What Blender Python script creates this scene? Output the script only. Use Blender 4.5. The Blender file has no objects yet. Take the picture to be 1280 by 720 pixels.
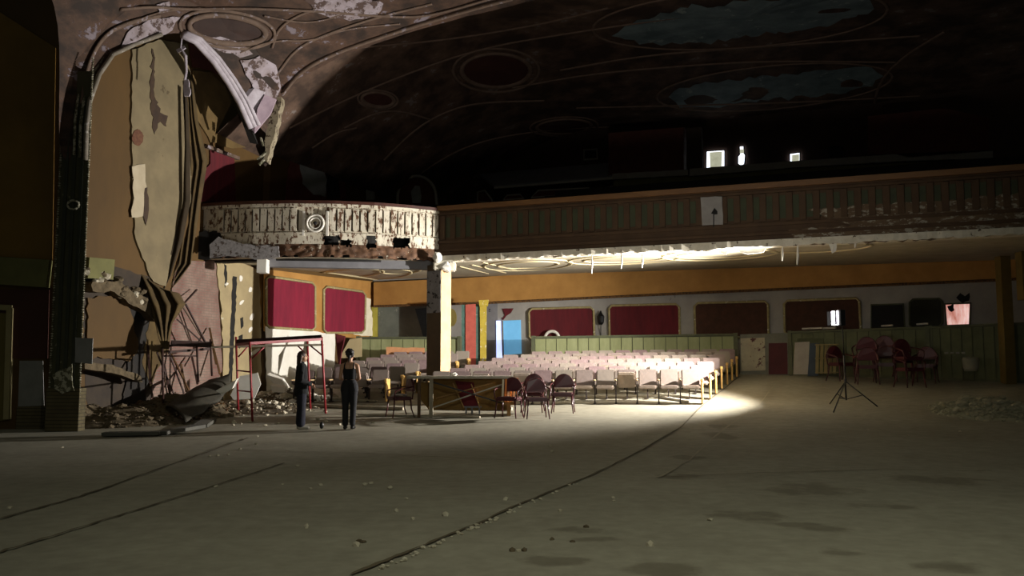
import bpy, bmesh, math, random
from mathutils import Vector, Matrix, noise
from mathutils.bvhtree import BVHTree
random.seed(7)
R = random.Random(7)
SC = bpy.context.scene
C = SC.collection
PI = math.pi

# ------------------------------------------------------------------ camera
CZ = 1.5
F = 1100.0
PITCH = math.atan(97 / F)
cd = bpy.data.cameras.new('camera'); cam = bpy.data.objects.new('camera', cd); C.objects.link(cam)
cd.sensor_width = 36; cd.lens = 36 * F / 1280; cd.clip_end = 200
cam.location = (0, 0, CZ); cam.rotation_euler = (PI / 2 + PITCH, 0, 0)
SC.camera = cam
# ------------------------------------------------------------------ world
w = bpy.data.worlds.new('world'); SC.world = w; w.use_nodes = True
w.node_tree.nodes['Background'].inputs[0].default_value = (.62, .66, .55, 1)
w.node_tree.nodes['Background'].inputs[1].default_value = 0.058
# ------------------------------------------------------------------ lights
def lamp(name, kind, loc, to, energy, color, size=1.0, blend=.5, radius=.1):
    l = bpy.data.lights.new(name, kind); o = bpy.data.objects.new(name, l); C.objects.link(o)
    l.energy = energy; l.color = color; o.location = loc
    if kind == 'SPOT':
        l.spot_size = math.radians(size); l.spot_blend = blend; l.shadow_soft_size = radius
    if kind == 'POINT': l.shadow_soft_size = radius
    if kind == 'AREA': l.size = size
    if to is not None:
        o.rotation_euler = (Vector(to) - Vector(loc)).to_track_quat('-Z', 'Y').to_euler()
    return o
LAMP_AT = (7.80, 21.50, 2.66)
lamp('flood_lamp_light', 'SPOT', LAMP_AT, (-5.5, 25.0, 3.1), 12500, (1, .96, .89), 112, 1.0, .07)
lamp('aisle_fill_light', 'SPOT', (6.0, 23.0, 3.0), (-5, 29.5, 4.3), 800, (1, .94, .84), 140, 1.0, .3)  # unseen fill, added in place of bounce under the balcony
lamp('stage_fill_light', 'SPOT', (2.0, 2.0, 7.5), (1.2, 10.5, 0), 1150, (.97, 1, .80), 100, 1.0, .5)  # added fill over the open floor, no visible lamp
lamp('box_fill_light', 'SPOT', (-2.5, 15.5, 1.2), (-7.2, 23.8, 9.2), 380, (1, .88, .84), 66, 1.0, .3)  # unseen helper, added to brighten the side box and arch
lamp('dome_fill_light', 'SPOT', (1.5, 13, 2.0), (5.0, 30, 11.0), 800, (1, .92, .84), 105, 1.0, .4)  # extra unseen light, added to lift the dark rear vault
SC.view_settings.view_transform = 'Standard'; SC.view_settings.look = 'None'
SC.view_settings.gamma = 1; SC.view_settings.exposure = 0.0
SC.view_settings.use_curve_mapping = False

# ------------------------------------------------------------------ pixel / ray helpers
CAM = Vector((0, 0, CZ)); cp, sp = math.cos(PITCH), math.sin(PITCH)
def ray(px, py):
    a = (px - 640) / F; b = (360 - py) / F
    return Vector((a, cp - b * sp, sp + b * cp))
def W(px, py, Y):
    d = ray(px, py); return CAM + d * (Y / d.y)
class Plane:                                    # vertical plane through two plan points
    def __init__(s, a, b):
        s.a = Vector((a[0], a[1], 0)); s.b = Vector((b[0], b[1], 0))
        s.d = (s.b - s.a).normalized(); s.n = Vector((s.d.y, -s.d.x, 0))
        if s.n.dot(-s.a) < 0: s.n = -s.n
    def hit(s, px, py, off=0):
        d = ray(px, py); o = s.a + s.n * off
        return CAM + d * ((o - CAM).dot(s.n) / d.dot(s.n))
def prof(s):
    K = [(0, 0), (12, 0), (15, .035), (17, .11), (20, .30), (23, .52), (28.6, 1.16), (31, 1.32), (34, 1.38), (80, 1.38)]
    for (a, za), (b, zb) in zip(K, K[1:]):
        if s <= b:
            t = (s - a) / (b - a); return za + (zb - za) * t
    return 1.38
def fz(x, y):
    s = .26 * x + .966 * y
    return sum(prof(s + d) for d in (-1, -.5, 0, .5, 1)) / 5
def fhit(px, py):                                # where the sight line meets the floor
    d = ray(px, py); t = 3.0
    while t < 60:
        p = CAM + d * t
        if p.z <= fz(p.x, p.y): return Vector((p.x, p.y, fz(p.x, p.y)))
        t += .02
    return CAM + d * 60

# ------------------------------------------------------------------ materials
MATS = {}
def lin(c):
    if isinstance(c, str):
        c = [int(c[i:i + 2], 16) / 255 for i in (0, 2, 4)]
        c = [x / 12.92 if x <= .04045 else ((x + .055) / 1.055) ** 2.4 for x in c]
    return (*c[:3], 1)
def M(name, col, col2=None, scale=3., rough=.8, bump=.15, lo=.35, hi=.65, peel=None, peel_t=.56, pscale=4., stretch=(1, 1, 1),
      metal=0, emit=0, rnd=None, brick=None):
    if name in MATS: return MATS[name]
    m = bpy.data.materials.new(name); m.use_nodes = True; MATS[name] = m
    nt = m.node_tree; N = nt.nodes; L = nt.links; b = N['Principled BSDF']
    b.inputs['Roughness'].default_value = rough; b.inputs['Metallic'].default_value = metal
    tc = N.new('ShaderNodeTexCoord'); mp = N.new('ShaderNodeMapping'); mp.inputs['Scale'].default_value = stretch
    L.new(tc.outputs['Object'], mp.inputs[0])
    n = N.new('ShaderNodeTexNoise'); n.inputs['Scale'].default_value = scale; n.inputs['Detail'].default_value = 8
    n.inputs['Roughness'].default_value = .62
    L.new(mp.outputs[0], n.inputs['Vector'])
    r = N.new('ShaderNodeValToRGB'); r.color_ramp.elements[0].position = lo; r.color_ramp.elements[1].position = hi
    r.color_ramp.elements[0].color = lin(col); r.color_ramp.elements[1].color = lin(col2 if col2 is not None else col)
    L.new(n.outputs[0], r.inputs[0]); out = r.outputs[0]
    if rnd is not None:
        oi = N.new('ShaderNodeObjectInfo'); mx = N.new('ShaderNodeMix'); mx.data_type = 'RGBA'
        L.new(oi.outputs['Random'], mx.inputs[0]); L.new(out, mx.inputs[6]); mx.inputs[7].default_value = lin(rnd); out = mx.outputs[2]
    if brick:
        bt = N.new('ShaderNodeTexBrick'); bt.inputs['Scale'].default_value = 1.0
        bt.inputs['Brick Width'].default_value = .22; bt.inputs['Row Height'].default_value = .078; bt.inputs['Mortar Size'].default_value = .008
        bt.inputs['Mortar'].default_value = lin(brick)
        cx = N.new('ShaderNodeCombineXYZ'); sx = N.new('ShaderNodeSeparateXYZ'); L.new(tc.outputs['Object'], sx.inputs[0])
        L.new(sx.outputs[1], cx.inputs[0]); L.new(sx.outputs[2], cx.inputs[1]); L.new(cx.outputs[0], bt.inputs[0])
        L.new(out, bt.inputs['Color1']); L.new(out, bt.inputs['Color2']); out = bt.outputs[0]
    hgt = n.outputs[0]
    if peel is not None:
        n2 = N.new('ShaderNodeTexNoise'); n2.inputs['Scale'].default_value = pscale; n2.inputs['Detail'].default_value = 10
        n2.inputs['Roughness'].default_value = .7
        L.new(mp.outputs[0], n2.inputs['Vector'])
        r2 = N.new('ShaderNodeValToRGB'); r2.color_ramp.elements[0].position = peel_t; r2.color_ramp.elements[1].position = peel_t + .025
        L.new(n2.outputs[0], r2.inputs[0])
        mx = N.new('ShaderNodeMix'); mx.data_type = 'RGBA'; L.new(r2.outputs[0], mx.inputs[0]); L.new(out, mx.inputs[6])
        mx.inputs[7].default_value = lin(peel); out = mx.outputs[2]; hgt = r2.outputs[0]
    L.new(out, b.inputs['Base Color'])
    if bump:
        bp = N.new('ShaderNodeBump'); bp.inputs['Strength'].default_value = bump; bp.inputs['Distance'].default_value = .05
        L.new(hgt, bp.inputs['Height']); L.new(bp.outputs[0], b.inputs['Normal'])
    if emit:
        L.new(out, b.inputs['Emission Color']); b.inputs['Emission Strength'].default_value = emit
    return m

# ------------------------------------------------------------------ mesh builder
def tag(o, label=None, cat=None, group=None, kind=None):
    if label: o['label'] = label
    if cat: o['category'] = cat
    if group: o['group'] = group
    if kind: o['kind'] = kind
    return o
def thing(name, label, cat, loc=(0, 0, 0), rz=0, group=None):
    o = bpy.data.objects.new(name, None); C.objects.link(o); o.location = loc; o.rotation_euler = (0, 0, rz)
    o.empty_display_size = .2
    return tag(o, label, cat, group)
def origin_of(p):
    while p.parent: p = p.parent
    return p.location.copy()
class MB:
    def __init__(s): s.bm = bmesh.new()
    def face(s, pts):
        vs = [s.bm.verts.new(p) for p in pts]; f = s.bm.faces.new(vs); return f
    def hull8(s, pts):
        v = [s.bm.verts.new(p) for p in pts]
        for q in ((0, 1, 2, 3), (7, 6, 5, 4), (0, 4, 5, 1), (1, 5, 6, 2), (2, 6, 7, 3), (3, 7, 4, 0)):
            s.bm.faces.new([v[i] for i in q])
        return v
    def box(s, c, d, m=None):
        c = Vector(c); hx, hy, hz = d[0] / 2, d[1] / 2, d[2] / 2
        p = [Vector(q) for q in ((-hx, -hy, -hz), (-hx, hy, -hz), (hx, hy, -hz), (hx, -hy, -hz), (-hx, -hy, hz), (-hx, hy, hz), (hx, hy, hz), (hx, -hy, hz))]
        s.hull8([c + ((m @ q) if m else q) for q in p]); return s
    def beam(s, a, b, w, h, up=(0, 0, 1)):
        a = Vector(a); b = Vector(b); d = (b - a).normalized(); u = Vector(up)
        if abs(d.dot(u)) > .98: u = Vector((0, 1, 0))
        x = d.cross(u).normalized() * w / 2; y = x.cross(d).normalized() * h / 2
        s.hull8([a - x - y, a - x + y, a + x + y, a + x - y, b - x - y, b - x + y, b + x + y, b + x - y]); return s
    def tube(s, path, r, seg=8, closed=False, cap=True, flat=1.0):
        path = [Vector(p) for p in path]; n = len(path); rings = []; prev = None
        for i, p in enumerate(path):
            a = path[(i - 1) % n] if (closed or i > 0) else p; b = path[(i + 1) % n] if (closed or i < n - 1) else p
            d = (b - a).normalized()
            if prev is None:
                u = Vector((0, 0, 1)) if abs(d.z) < .9 else Vector((1, 0, 0)); x = d.cross(u).normalized()
            else: x = (prev - d * prev.dot(d)).normalized()
            prev = x; y = d.cross(x); rr = r[i] if isinstance(r, (list, tuple)) else r
            rings.append([s.bm.verts.new(p + x * math.cos(2 * PI * k / seg) * rr + y * math.sin(2 * PI * k / seg) * rr * flat) for k in range(seg)])
        m = n if closed else n - 1
        for i in range(m):
            A = rings[i]; B = rings[(i + 1) % n]
            for k in range(seg): s.bm.faces.new((A[k], A[(k + 1) % seg], B[(k + 1) % seg], B[k]))
        if cap and not closed:
            s.bm.faces.new(rings[0][::-1]); s.bm.faces.new(rings[-1])
        return s
    def grid(s, fn, nu, nv, keep=None):
        V = [[s.bm.verts.new(fn(i / nu, j / nv)) for j in range(nv + 1)] for i in range(nu + 1)]
        for i in range(nu):
            for j in range(nv):
                if keep is None or keep((i + .5) / nu, (j + .5) / nv):
                    s.bm.faces.new((V[i][j], V[i + 1][j], V[i + 1][j + 1], V[i][j + 1]))
        loose = [v for v in s.bm.verts if not v.link_faces]
        bmesh.ops.delete(s.bm, geom=loose, context='VERTS'); return s
    def prism(s, pts, vec):
        vec = Vector(vec); a = [s.bm.verts.new(p) for p in pts]; b = [s.bm.verts.new(Vector(p) + vec) for p in pts]
        s.bm.faces.new(a); s.bm.faces.new(b[::-1]); n = len(a)
        for i in range(n): s.bm.faces.new((a[i], a[(i + 1) % n], b[(i + 1) % n], b[i]))
        return s
    def lathe(s, prf, c=(0, 0, 0), seg=16, m=None):
        c = Vector(c); rings = []
        for r, z in prf:
            rings.append([s.bm.verts.new(c + (m @ Vector((r * math.cos(2 * PI * k / seg), r * math.sin(2 * PI * k / seg), z)) if m else Vector((r * math.cos(2 * PI * k / seg), r * math.sin(2 * PI * k / seg), z)))) for k in range(seg)])
        for A, B in zip(rings, rings[1:]):
            for k in range(seg): s.bm.faces.new((A[k], A[(k + 1) % seg], B[(k + 1) % seg], B[k]))
        s.bm.faces.new(rings[0][::-1]); s.bm.faces.new(rings[-1]); return s
    def ball(s, c, r, sc=(1, 1, 1), sub=2, jit=0):
        g = bmesh.ops.create_icosphere(s.bm, subdivisions=sub, radius=1)
        for v in g['verts']:
            k = r * (1 + (R.uniform(-jit, jit) if jit else 0))
            v.co = Vector(c) + Vector((v.co.x * sc[0], v.co.y * sc[1], v.co.z * sc[2])) * k
        return s
    def bevel(s, w, seg=2):
        bmesh.ops.bevel(s.bm, geom=[e for e in s.bm.edges], offset=w, segments=seg, affect='EDGES', clamp_overlap=True); return s
    def mesh(s, name, mat, origin=(0, 0, 0), smooth=False):
        bmesh.ops.recalc_face_normals(s.bm, faces=s.bm.faces)
        o = Vector(origin)
        for v in s.bm.verts: v.co -= o
        me = bpy.data.meshes.new(name); s.bm.to_mesh(me); s.bm.free()
        for p in me.polygons: p.use_smooth = smooth
        me.materials.append(mat); return me
    def put(s, name, mat, parent=None, world=True, smooth=False, label=None, cat=None, group=None, kind=None, origin=None, solid=0):
        if parent is not None: org = origin_of(parent) if world else Vector((0, 0, 0))
        elif origin is not None: org = Vector(origin)
        else:
            vs = [v.co for v in s.bm.verts]; org = Vector((sum(v.x for v in vs) / len(vs), sum(v.y for v in vs) / len(vs), min(v.z for v in vs)))
        ob = bpy.data.objects.new(name, s.mesh(name, mat, org, smooth)); C.objects.link(ob)
        if parent is not None: ob.parent = parent
        else: ob.location = org
        if solid:
            md = ob.modifiers.new('solid', 'SOLIDIFY'); md.thickness = solid; md.offset = 0
        return tag(ob, label, cat, group, kind)
def copy_tree(o, parent=None):
    c = o.copy(); C.objects.link(c)
    if parent is not None: c.parent = parent
    for ch in list(o.children): copy_tree(ch, c)
    return c
def jag(pts, amp=2, step=7, seed=1, closed=True):
    r = random.Random(seed); out = []
    n = len(pts)
    for i in range(n if closed else n - 1):
        a = pts[i]; b = pts[(i + 1) % n]; L = math.hypot(b[0] - a[0], b[1] - a[1]); k = max(1, int(L / step))
        for j in range(k):
            t = j / k; q = amp if j else amp * .3
            out.append((a[0] + (b[0] - a[0]) * t + r.uniform(-q, q), a[1] + (b[1] - a[1]) * t + r.uniform(-q, q)))
    return out
def patch(name, pts, pl, mat, off=.02, th=.03, jg=0, seed=1, step=7, **kw):
    if jg: pts = jag(pts, jg, step, seed)
    mb = MB(); mb.prism([pl.hit(x, y, off) for x, y in pts], pl.n * th)
    return mb.put(name, mat, **kw)
def outline(pts, pl, off, r, seg=6):
    return MB().tube([pl.hit(x, y, off) for x, y in pts], r, seg, closed=True)
def chamfer(tl, tr, br, bl, c=.1):
    """rectangle in pixels with cut corners"""
    P = [Vector(q) for q in (tl, tr, br, bl)]; o = []
    for i in range(4):
        p = P[i]; a = P[i - 1]; b = P[(i + 1) % 4]; h = 4.0
        o.append(tuple(p + (a - p).normalized() * h)); o.append(tuple(p + (b - p).normalized() * h))
    return o
def wallrun(pts, z0, z1, th):
    """wall of thickness th behind the plan polyline (seen from the camera)"""
    mb = MB(); n = len(pts); back = []
    for i, p in enumerate(pts):
        a = Vector(pts[max(0, i - 1)]); b = Vector(pts[min(n - 1, i + 1)]); d = (b - a).normalized(); nn = Vector((d.y, -d.x))
        if nn.dot(-Vector(p)) < 0: nn = -nn
        back.append(Vector(p) - nn * th)
    for i in range(n - 1):
        a, b = Vector(pts[i]), Vector(pts[i + 1]); c, d = back[i + 1], back[i]
        q = [a, b, c, d]; mb.hull8([(v.x, v.y, z0) for v in q] + [(v.x, v.y, z1) for v in q])
    return mb

def ell(cx, cy, rx, ry, rot=0, n=28, a0=0, a1=2 * PI):
    full = abs(a1 - a0 - 2 * PI) < .01; o = []
    for k in range(n if full else n + 1):
        t = a0 + (a1 - a0) * k / n; x = rx * math.cos(t); y = ry * math.sin(t); o.append((cx + x * math.cos(rot) - y * math.sin(rot), cy + x * math.sin(rot) + y * math.cos(rot)))
    return o
# ------------------------------------------------------------------ palette
concrete = None
def floor_material():
    m = bpy.data.materials.new('stained_concrete'); m.use_nodes = True; nt = m.node_tree; N = nt.nodes; L = nt.links; b = N['Principled BSDF']
    b.inputs['Roughness'].default_value = .82
    g = N.new('ShaderNodeNewGeometry')
    def noi(sc, det=8, ro=.6):
        n = N.new('ShaderNodeTexNoise'); n.inputs['Scale'].default_value = sc; n.inputs['Detail'].default_value = det; n.inputs['Roughness'].default_value = ro
        L.new(g.outputs['Position'], n.inputs['Vector']); return n
    n1 = noi(.5); n2 = noi(5); r = N.new('ShaderNodeValToRGB')
    r.color_ramp.elements[0].position = .3; r.color_ramp.elements[1].position = .72
    r.color_ramp.elements[0].color = lin('7a7464'); r.color_ramp.elements[1].color = lin('a19b88')
    mixn = N.new('ShaderNodeMath'); mixn.operation = 'MULTIPLY_ADD'; mixn.inputs[1].default_value = .5
    hv = N.new('ShaderNodeMath'); hv.operation = 'MULTIPLY'; hv.inputs[1].default_value = .5
    L.new(n2.outputs[0], hv.inputs[0]); L.new(n1.outputs[0], mixn.inputs[0]); L.new(hv.outputs[0], mixn.inputs[2]); L.new(mixn.outputs[0], r.inputs[0])
    out = r.outputs[0]
    # damp stains, each at its own place on the slab
    sep = N.new('ShaderNodeSeparateXYZ'); wob = noi(2.2, 6)
    L.new(g.outputs['Position'], sep.inputs[0])
    total = None
    ST = [((1010, 612), 70, 9), ((940, 646), 62, 8), ((1035, 660), 34, 6), ((1045, 690), 30, 6), ((1190, 708), 50, 9), ((700, 703), 60, 7),
          ((830, 712), 70, 9), ((720, 664), 40, 5), ((860, 596), 34, 5), ((1100, 633), 45, 4), ((900, 545), 22, 5), ((742, 675), 36, 5), ((1000, 655), 30, 4),
          ((858, 572), 22, 4), ((905, 533), 20, 5), ((1170, 600), 60, 7)]
    def MT(op, a, bb, c=None):
        n = N.new('ShaderNodeMath'); n.operation = op
        for i, v in enumerate((a, bb, c)):
            if v is None: continue
            if isinstance(v, (int, float)): n.inputs[i].default_value = v
            else: L.new(v, n.inputs[i])
        return n.outputs[0]
    for (cx, cy), rx, ry in ST:
        c0 = fhit(cx, cy); a = fhit(cx + rx, cy); e = fhit(cx, cy + ry)
        ax = max(.1, (a - c0).length); ay = max(.1, (e - c0).length)
        dx = MT('MULTIPLY', MT('SUBTRACT', sep.outputs[0], c0.x), 1 / ax); dy = MT('MULTIPLY', MT('SUBTRACT', sep.outputs[1], c0.y), 1 / ay)
        dd = MT('ADD', MT('MULTIPLY', dx, dx), MT('MULTIPLY', dy, dy))
        v = MT('SUBTRACT', 1.0, dd)
        total = v if total is None else MT('MAXIMUM', total, v)
    total = MT('ADD', total, MT('MULTIPLY_ADD', wob.outputs[0], 4.5, -2.3))
    rr = N.new('ShaderNodeValToRGB'); rr.color_ramp.elements[0].position = .0; rr.color_ramp.elements[1].position = .75
    L.new(total, rr.inputs[0])
    mx = N.new('ShaderNodeMix'); mx.data_type = 'RGBA'; k = MT('MULTIPLY', rr.outputs[0], .48); L.new(k, mx.inputs[0]); L.new(out, mx.inputs[6]); mx.inputs[7].default_value = lin('4a3f2c')
    L.new(mx.outputs[2], b.inputs['Base Color'])
    bp = N.new('ShaderNodeBump'); bp.inputs['Strength'].default_value = .12; bp.inputs['Distance'].default_value = .03
    L.new(n2.outputs[0], bp.inputs['Height']); L.new(bp.outputs[0], b.inputs['Normal'])
    return m

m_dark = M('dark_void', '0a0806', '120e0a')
m_brown = M('brown_paint', '3f2c18', '4d3820', scale=1.2)
m_ochre_dark = M('dark_ochre_paint', '4a3410', '5c4218', scale=.5, stretch=(1, 1, .4))
m_pale = M('stained_cream_plaster', '6c6047', '7e7053', scale=1.4, peel='544630', peel_t=.63, pscale=1.3)
m_cream = M('cream_plaster', '958564', 'a6956f', scale=2, peel='cfc9b8', peel_t=.66, pscale=2.5)
m_brick = M('pink_brick', '6e463e', '8c7468', scale=1.6, brick='6a6056', bump=.3)
m_brick2 = M('olive_brick', '4a4028', '5c5236', scale=2.5, brick='2e2818', bump=.3)
m_pil = M('mossy_pilaster_paint', '3a3a26', '4a4830', scale=1.5, peel='8a8468', peel_t=.64, pscale=3)
m_pilrib = M('flaking_moulding', '4a4834', '5a563e', scale=5, peel='a5a08c', peel_t=.50, pscale=9)
m_olive = M('olive_band_paint', '5c5a32', '6d6a3c', scale=1.5)
m_red = M('crimson_damask', '6c1029', '821630', scale=6, rough=.9, bump=.05, stretch=(1, 1, .15))
m_redd = M('dark_red_damask', '4e0f18', '5f131c', scale=6, rough=.9, bump=.05, stretch=(1, 1, .15))
m_brownpan = M('faded_brown_damask', '3c2418', '4a2c1e', scale=5, rough=.9, bump=.05)
m_frame = M('gilt_moulding', '8a7d55', 'a39669', scale=9, peel='d8d2bc', peel_t=.6, pscale=6)
m_orange = M('orange_ochre_wall', '9c7036', 'b08242', scale=1.2, peel='8a5c26', peel_t=.68, pscale=1.5)
m_white = M('white_plaster', 'dcd7cc', 'e8e4da', scale=2)
m_wallgrey = M('grey_white_wall', '8f8b86', 'a19d96', scale=1.2, peel='6f6a66', peel_t=.66, pscale=1.5)
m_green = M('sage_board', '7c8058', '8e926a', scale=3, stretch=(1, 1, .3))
m_greend = M('dark_sage_rail', '474a36', '56583f', scale=3)
m_bfas = M('brown_balcony_paint', '463220', '543e28', scale=2, peel='7d6a4a', peel_t=.74, pscale=5)
m_bflute = M('green_recess_paint', '3a3e2c', '454a32', scale=3)
m_bpale = M('peeling_white_paint', 'bdb4a0', 'd2cab8', scale=4, peel='5a3c26', peel_t=.535, pscale=11, stretch=(1, 1, .4), bump=.4)
m_blip = M('torn_plaster_lip', 'cfc6b2', 'e3dccb', scale=5, peel='4a3220', peel_t=.60, pscale=6, bump=.5)
m_brot = M('rotten_brown_edge', '4a3222', '6a4a32', scale=7, peel='b0a592', peel_t=.60, pscale=8, bump=.6)
m_rail = M('brown_wooden_rail', '6e4c2c', '7e5934', scale=4, rough=.5, stretch=(.3, .3, 1))
m_railred = M('dark_red_rail', '38190f', '482216', scale=4, rough=.5)
m_steel = M('grey_steel_beam', '6d6c70', '7d7c80', scale=2)
m_ceilA = M('mauve_brown_vault', '291c14', '573f30', scale=1.1, lo=.40, hi=.62, peel='7a6f75', peel_t=.59, pscale=1.1, stretch=(1, 1, 2), bump=.6)
m_ceilB = M('dark_vault', '3c2c22', '664f40', scale=1.0, lo=.42, hi=.62, peel='80736c', peel_t=.62, pscale=1.0, bump=.5)
m_mould = M('plaster_moulding', '5a483c', '6e5a4c', scale=4, peel='8c8288', peel_t=.58, pscale=5)
m_mouldw = M('white_lilac_moulding', 'a89ea6', 'c0b8c0', scale=5, peel='5c4c48', peel_t=.68, pscale=6)
m_underc = M('cream_soffit', 'a59a82', 'b8ad94', scale=2, peel='7a6a50', peel_t=.64, pscale=3)
m_bluegrey = M('blue_grey_ceiling_panel', '5c6c70', '7f8f90', scale=1.2, peel='98a4a0', peel_t=.6, pscale=2)
m_wood = M('yellow_brown_wood', '8a6634', '9c763e', scale=3, stretch=(1, 1, .2), rough=.6)
m_woodd = M('dark_brown_wood', '4a3218', '5c4020', scale=3, rough=.6)
m_redmetal = M('red_scaffold_paint', '7a1c22', '8e262a', scale=8, rough=.5, peel='4a2a20', peel_t=.66, pscale=12)
m_rust = M('rusty_dark_metal', '2c1a16', '40241c', scale=8, rough=.7)
m_blackm = M('black_metal', '0a0a0b', '121214', rough=.4, bump=0)
m_seatb = M('dusty_mauve_fabric', '7c6466', '8e7678', scale=7, rough=.95, rnd='8e8478', bump=.1)
m_seatc = M('pale_seat_cushion', '8c7c6c', 'a09080', scale=7, rough=.95, rnd='988a82')
m_iron = M('dark_seat_iron', '241a16', '33261e', rough=.6)
m_endp = M('golden_end_panel', 'c79a52', 'd8ad66', scale=8, rough=.6)
m_arm = M('worn_armrest', 'a58a64', 'baa078', scale=8)
m_chairred = M('maroon_vinyl', '3e121a', '4c1720', rough=.45, bump=.05)
m_chairframe = M('maroon_metal_frame', '3c1418', '4e1c20', rough=.35, bump=0)
m_board = M('white_board', 'c9c6c8', 'd6d3d4', scale=1, bump=.02)
m_chunk = M('plaster_rubble', 'a0957f', 'c6bda8', scale=5, rough=.95, bump=.4)
m_dirt = M('dirt_and_dust', '4a3f2e', '6a5c46', scale=6, rough=1, bump=.6)
m_cloth = M('hanging_ochre_canvas', '453720', '5c4a2a', scale=2, rough=.95)
m_clothd = M('dark_hanging_canvas', '2e2414', '3c3020', scale=2, rough=.95)
m_grey = M('grey_mottled_wall', '5c6058', '6d7268', scale=1.5, peel='8a8c80', peel_t=.62, pscale=4)

# ================================================================== STRUCTURE
NX, NY = 140, 160
mb = MB()
mb.grid(lambda u, v: (lambda x, y: Vector((x, y, fz(x, y) + .012 * (noise.noise(Vector((x * .9, y * .9, 3)))) )))(-16 + 38 * u, 1 + 43 * v), NX, NY)
fl = mb.put('floor', floor_material(), smooth=True, kind='structure', origin=(0, 0, 0))

# --- floor joints (cracks) as shallow strips lying in the slab
def floorline(px, w=.05, name='floor_joint', mat=None, jit=1.0, lift=.016, seed=3, pxstep=9):
    r = random.Random(seed); pts = []
    for (a, b) in zip(px, px[1:]):
        k = max(1, int(math.hypot(b[0] - a[0], b[1] - a[1]) / pxstep))
        for j in range(k):
            t = j / k; pts.append(fhit(a[0] + (b[0] - a[0]) * t + r.uniform(-jit, jit), a[1] + (b[1] - a[1]) * t + r.uniform(-jit, jit) * .4))
    pts.append(fhit(*px[-1])); mb = MB(); prev = None
    for i, p in enumerate(pts):
        d = (pts[min(i + 1, len(pts) - 1)] - pts[max(i - 1, 0)]); d.z = 0; d.normalize(); s = Vector((d.y, -d.x, 0)) * w * r.uniform(.5, 1.3) / 2
        a = mb.bm.verts.new(p + s + Vector((0, 0, lift))); b = mb.bm.verts.new(p - s + Vector((0, 0, lift)))
        if prev: mb.bm.faces.new((prev[0], a, b, prev[1]))
        prev = (a, b)
    return mb.put(name, mat or M('joint_dirt', '544a38', '665a44', rough=1), parent=fl)
floorline([(440, 720), (600, 655), (640, 635), (740, 595), (805, 562), (850, 535), (880, 506), (925, 471)], .045, seed=1)
floorline([(0, 692), (120, 655), (240, 617), (355, 580)], .035, seed=2)
floorline([(0, 650), (100, 622), (210, 583), (310, 548)], .045, seed=3)
floorline([(300, 563), (440, 567), (560, 573), (650, 577)], .04, seed=4)
floorline([(825, 597), (860, 577), (905, 537), (950, 505), (977, 470)], .05, seed=5, mat=M('pale_joint', '8a8370', '9c947e'))
floorline([(820, 598), (960, 592), (1100, 588), (1240, 590)], .03, seed=6)

# --- walls
PL0 = Plane((-14, 19.7), (-9.9, 19.95))
WLn = Plane((-10.2, 20), (-7.88, 27.5))
WUn = Plane((-7.70, 27.58), (-5.4, 34))
BWn = Plane((-5.4, 34), (16, 27.5))
mb = wallrun([(-14, 19.7), (-10.2, 19.93), (-7.88, 27.5), (-7.70, 27.58), (-5.4, 34), (-5.0, 35.2), (-4.0, 40)], -.2, 12.6, .4)
wl = mb.put('wall_left', m_ochre_dark, kind='structure', origin=(-9, 22, 0))
mb = wallrun([(-5.4, 34), (16, 27.5), (19, 26.6)], 0.8, 5.6, .3)
wb = mb.put('wall_back', m_wallgrey, kind='structure', origin=(5, 31, 0))
mb = wallrun([(19, 26.6), (21.4, 14), (21.4, 2)][::-1], -.2, 12.6, .3)
mb.put('wall_right', m_ochre_dark, kind='structure', origin=(20, 20, 0))
BUn = Plane((-6, 42), (20, 31.5))
mb = wallrun([(-6, 42), (20, 31.5)], 4.5, 12.8, .3)
wbu = mb.put('wall_back_upper', M('dark_brown_upper_wall', '3c2a20', '4a362a', scale=1), kind='structure', origin=(5, 37, 0))

# --- left wall skins: peeled layers, each its own sheet
patch('plaster_panel', [(163, 62), (196, 50), (232, 55), (240, 130), (240, 200), (236, 255), (222, 300), (205, 358), (190, 352), (176, 322), (166, 290), (163, 180)], WLn, m_pale, .02, .05, 1.2, 5, parent=wl)
patch('plaster_scab', [(164, 208), (181, 205), (182, 240), (180, 270), (164, 272), (166, 240)], WLn, M('pale_scab', 'a89a80', 'b4a78e'), .075, .02, 1.5, 6, parent=wl)
patch('paint_streak', [(190, 60), (194, 90), (193, 120), (200, 140), (209, 145), (208, 158), (200, 152), (193, 168), (189, 140), (188, 110)], WLn, M('rust_streak', '33241a', '43301f'), .075, .012, 2, 8, parent=wl, step=4)
patch('paint_streak', ell(172, 172, 7, 10), WLn, M('rust_bloom', '54301f', '6a4630', scale=9), .075, .012, 2, 18, parent=wl, step=3)
patch('paint_streak', [(181, 235), (184, 234), (186, 262), (182, 282), (179, 270)], WLn, MATS['rust_streak'], .09, .012, .8, 9, parent=wl)
patch('brick_patch', [(222, 326), (270, 326), (273, 380), (276, 440), (274, 500), (262, 512), (200, 520), (188, 500), (196, 440), (212, 390), (216, 350)], WLn, m_brick, .02, .03, 1.5, 11, parent=wl)
patch('cream_plaster_sheet', [(268, 327), (300, 328), (323, 338), (324, 400), (324, 478), (300, 500), (278, 505), (277, 440), (274, 380)], WLn, m_cream, .025, .06, 1.2, 12, parent=wl)
for k, q in enumerate([[(291, 345), (296, 346), (294, 400), (290, 470), (286, 495), (287, 430)], [(280, 330), (283, 332), (284, 350), (281, 360)], [(300, 398), (304, 396), (304, 408), (301, 411)], [(298, 420), (303, 418), (303, 432), (299, 436)]]):
    patch('wall_crack', q, WLn, m_dark, .086, .006, .7, 20 + k, parent=wl, step=4)
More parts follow.
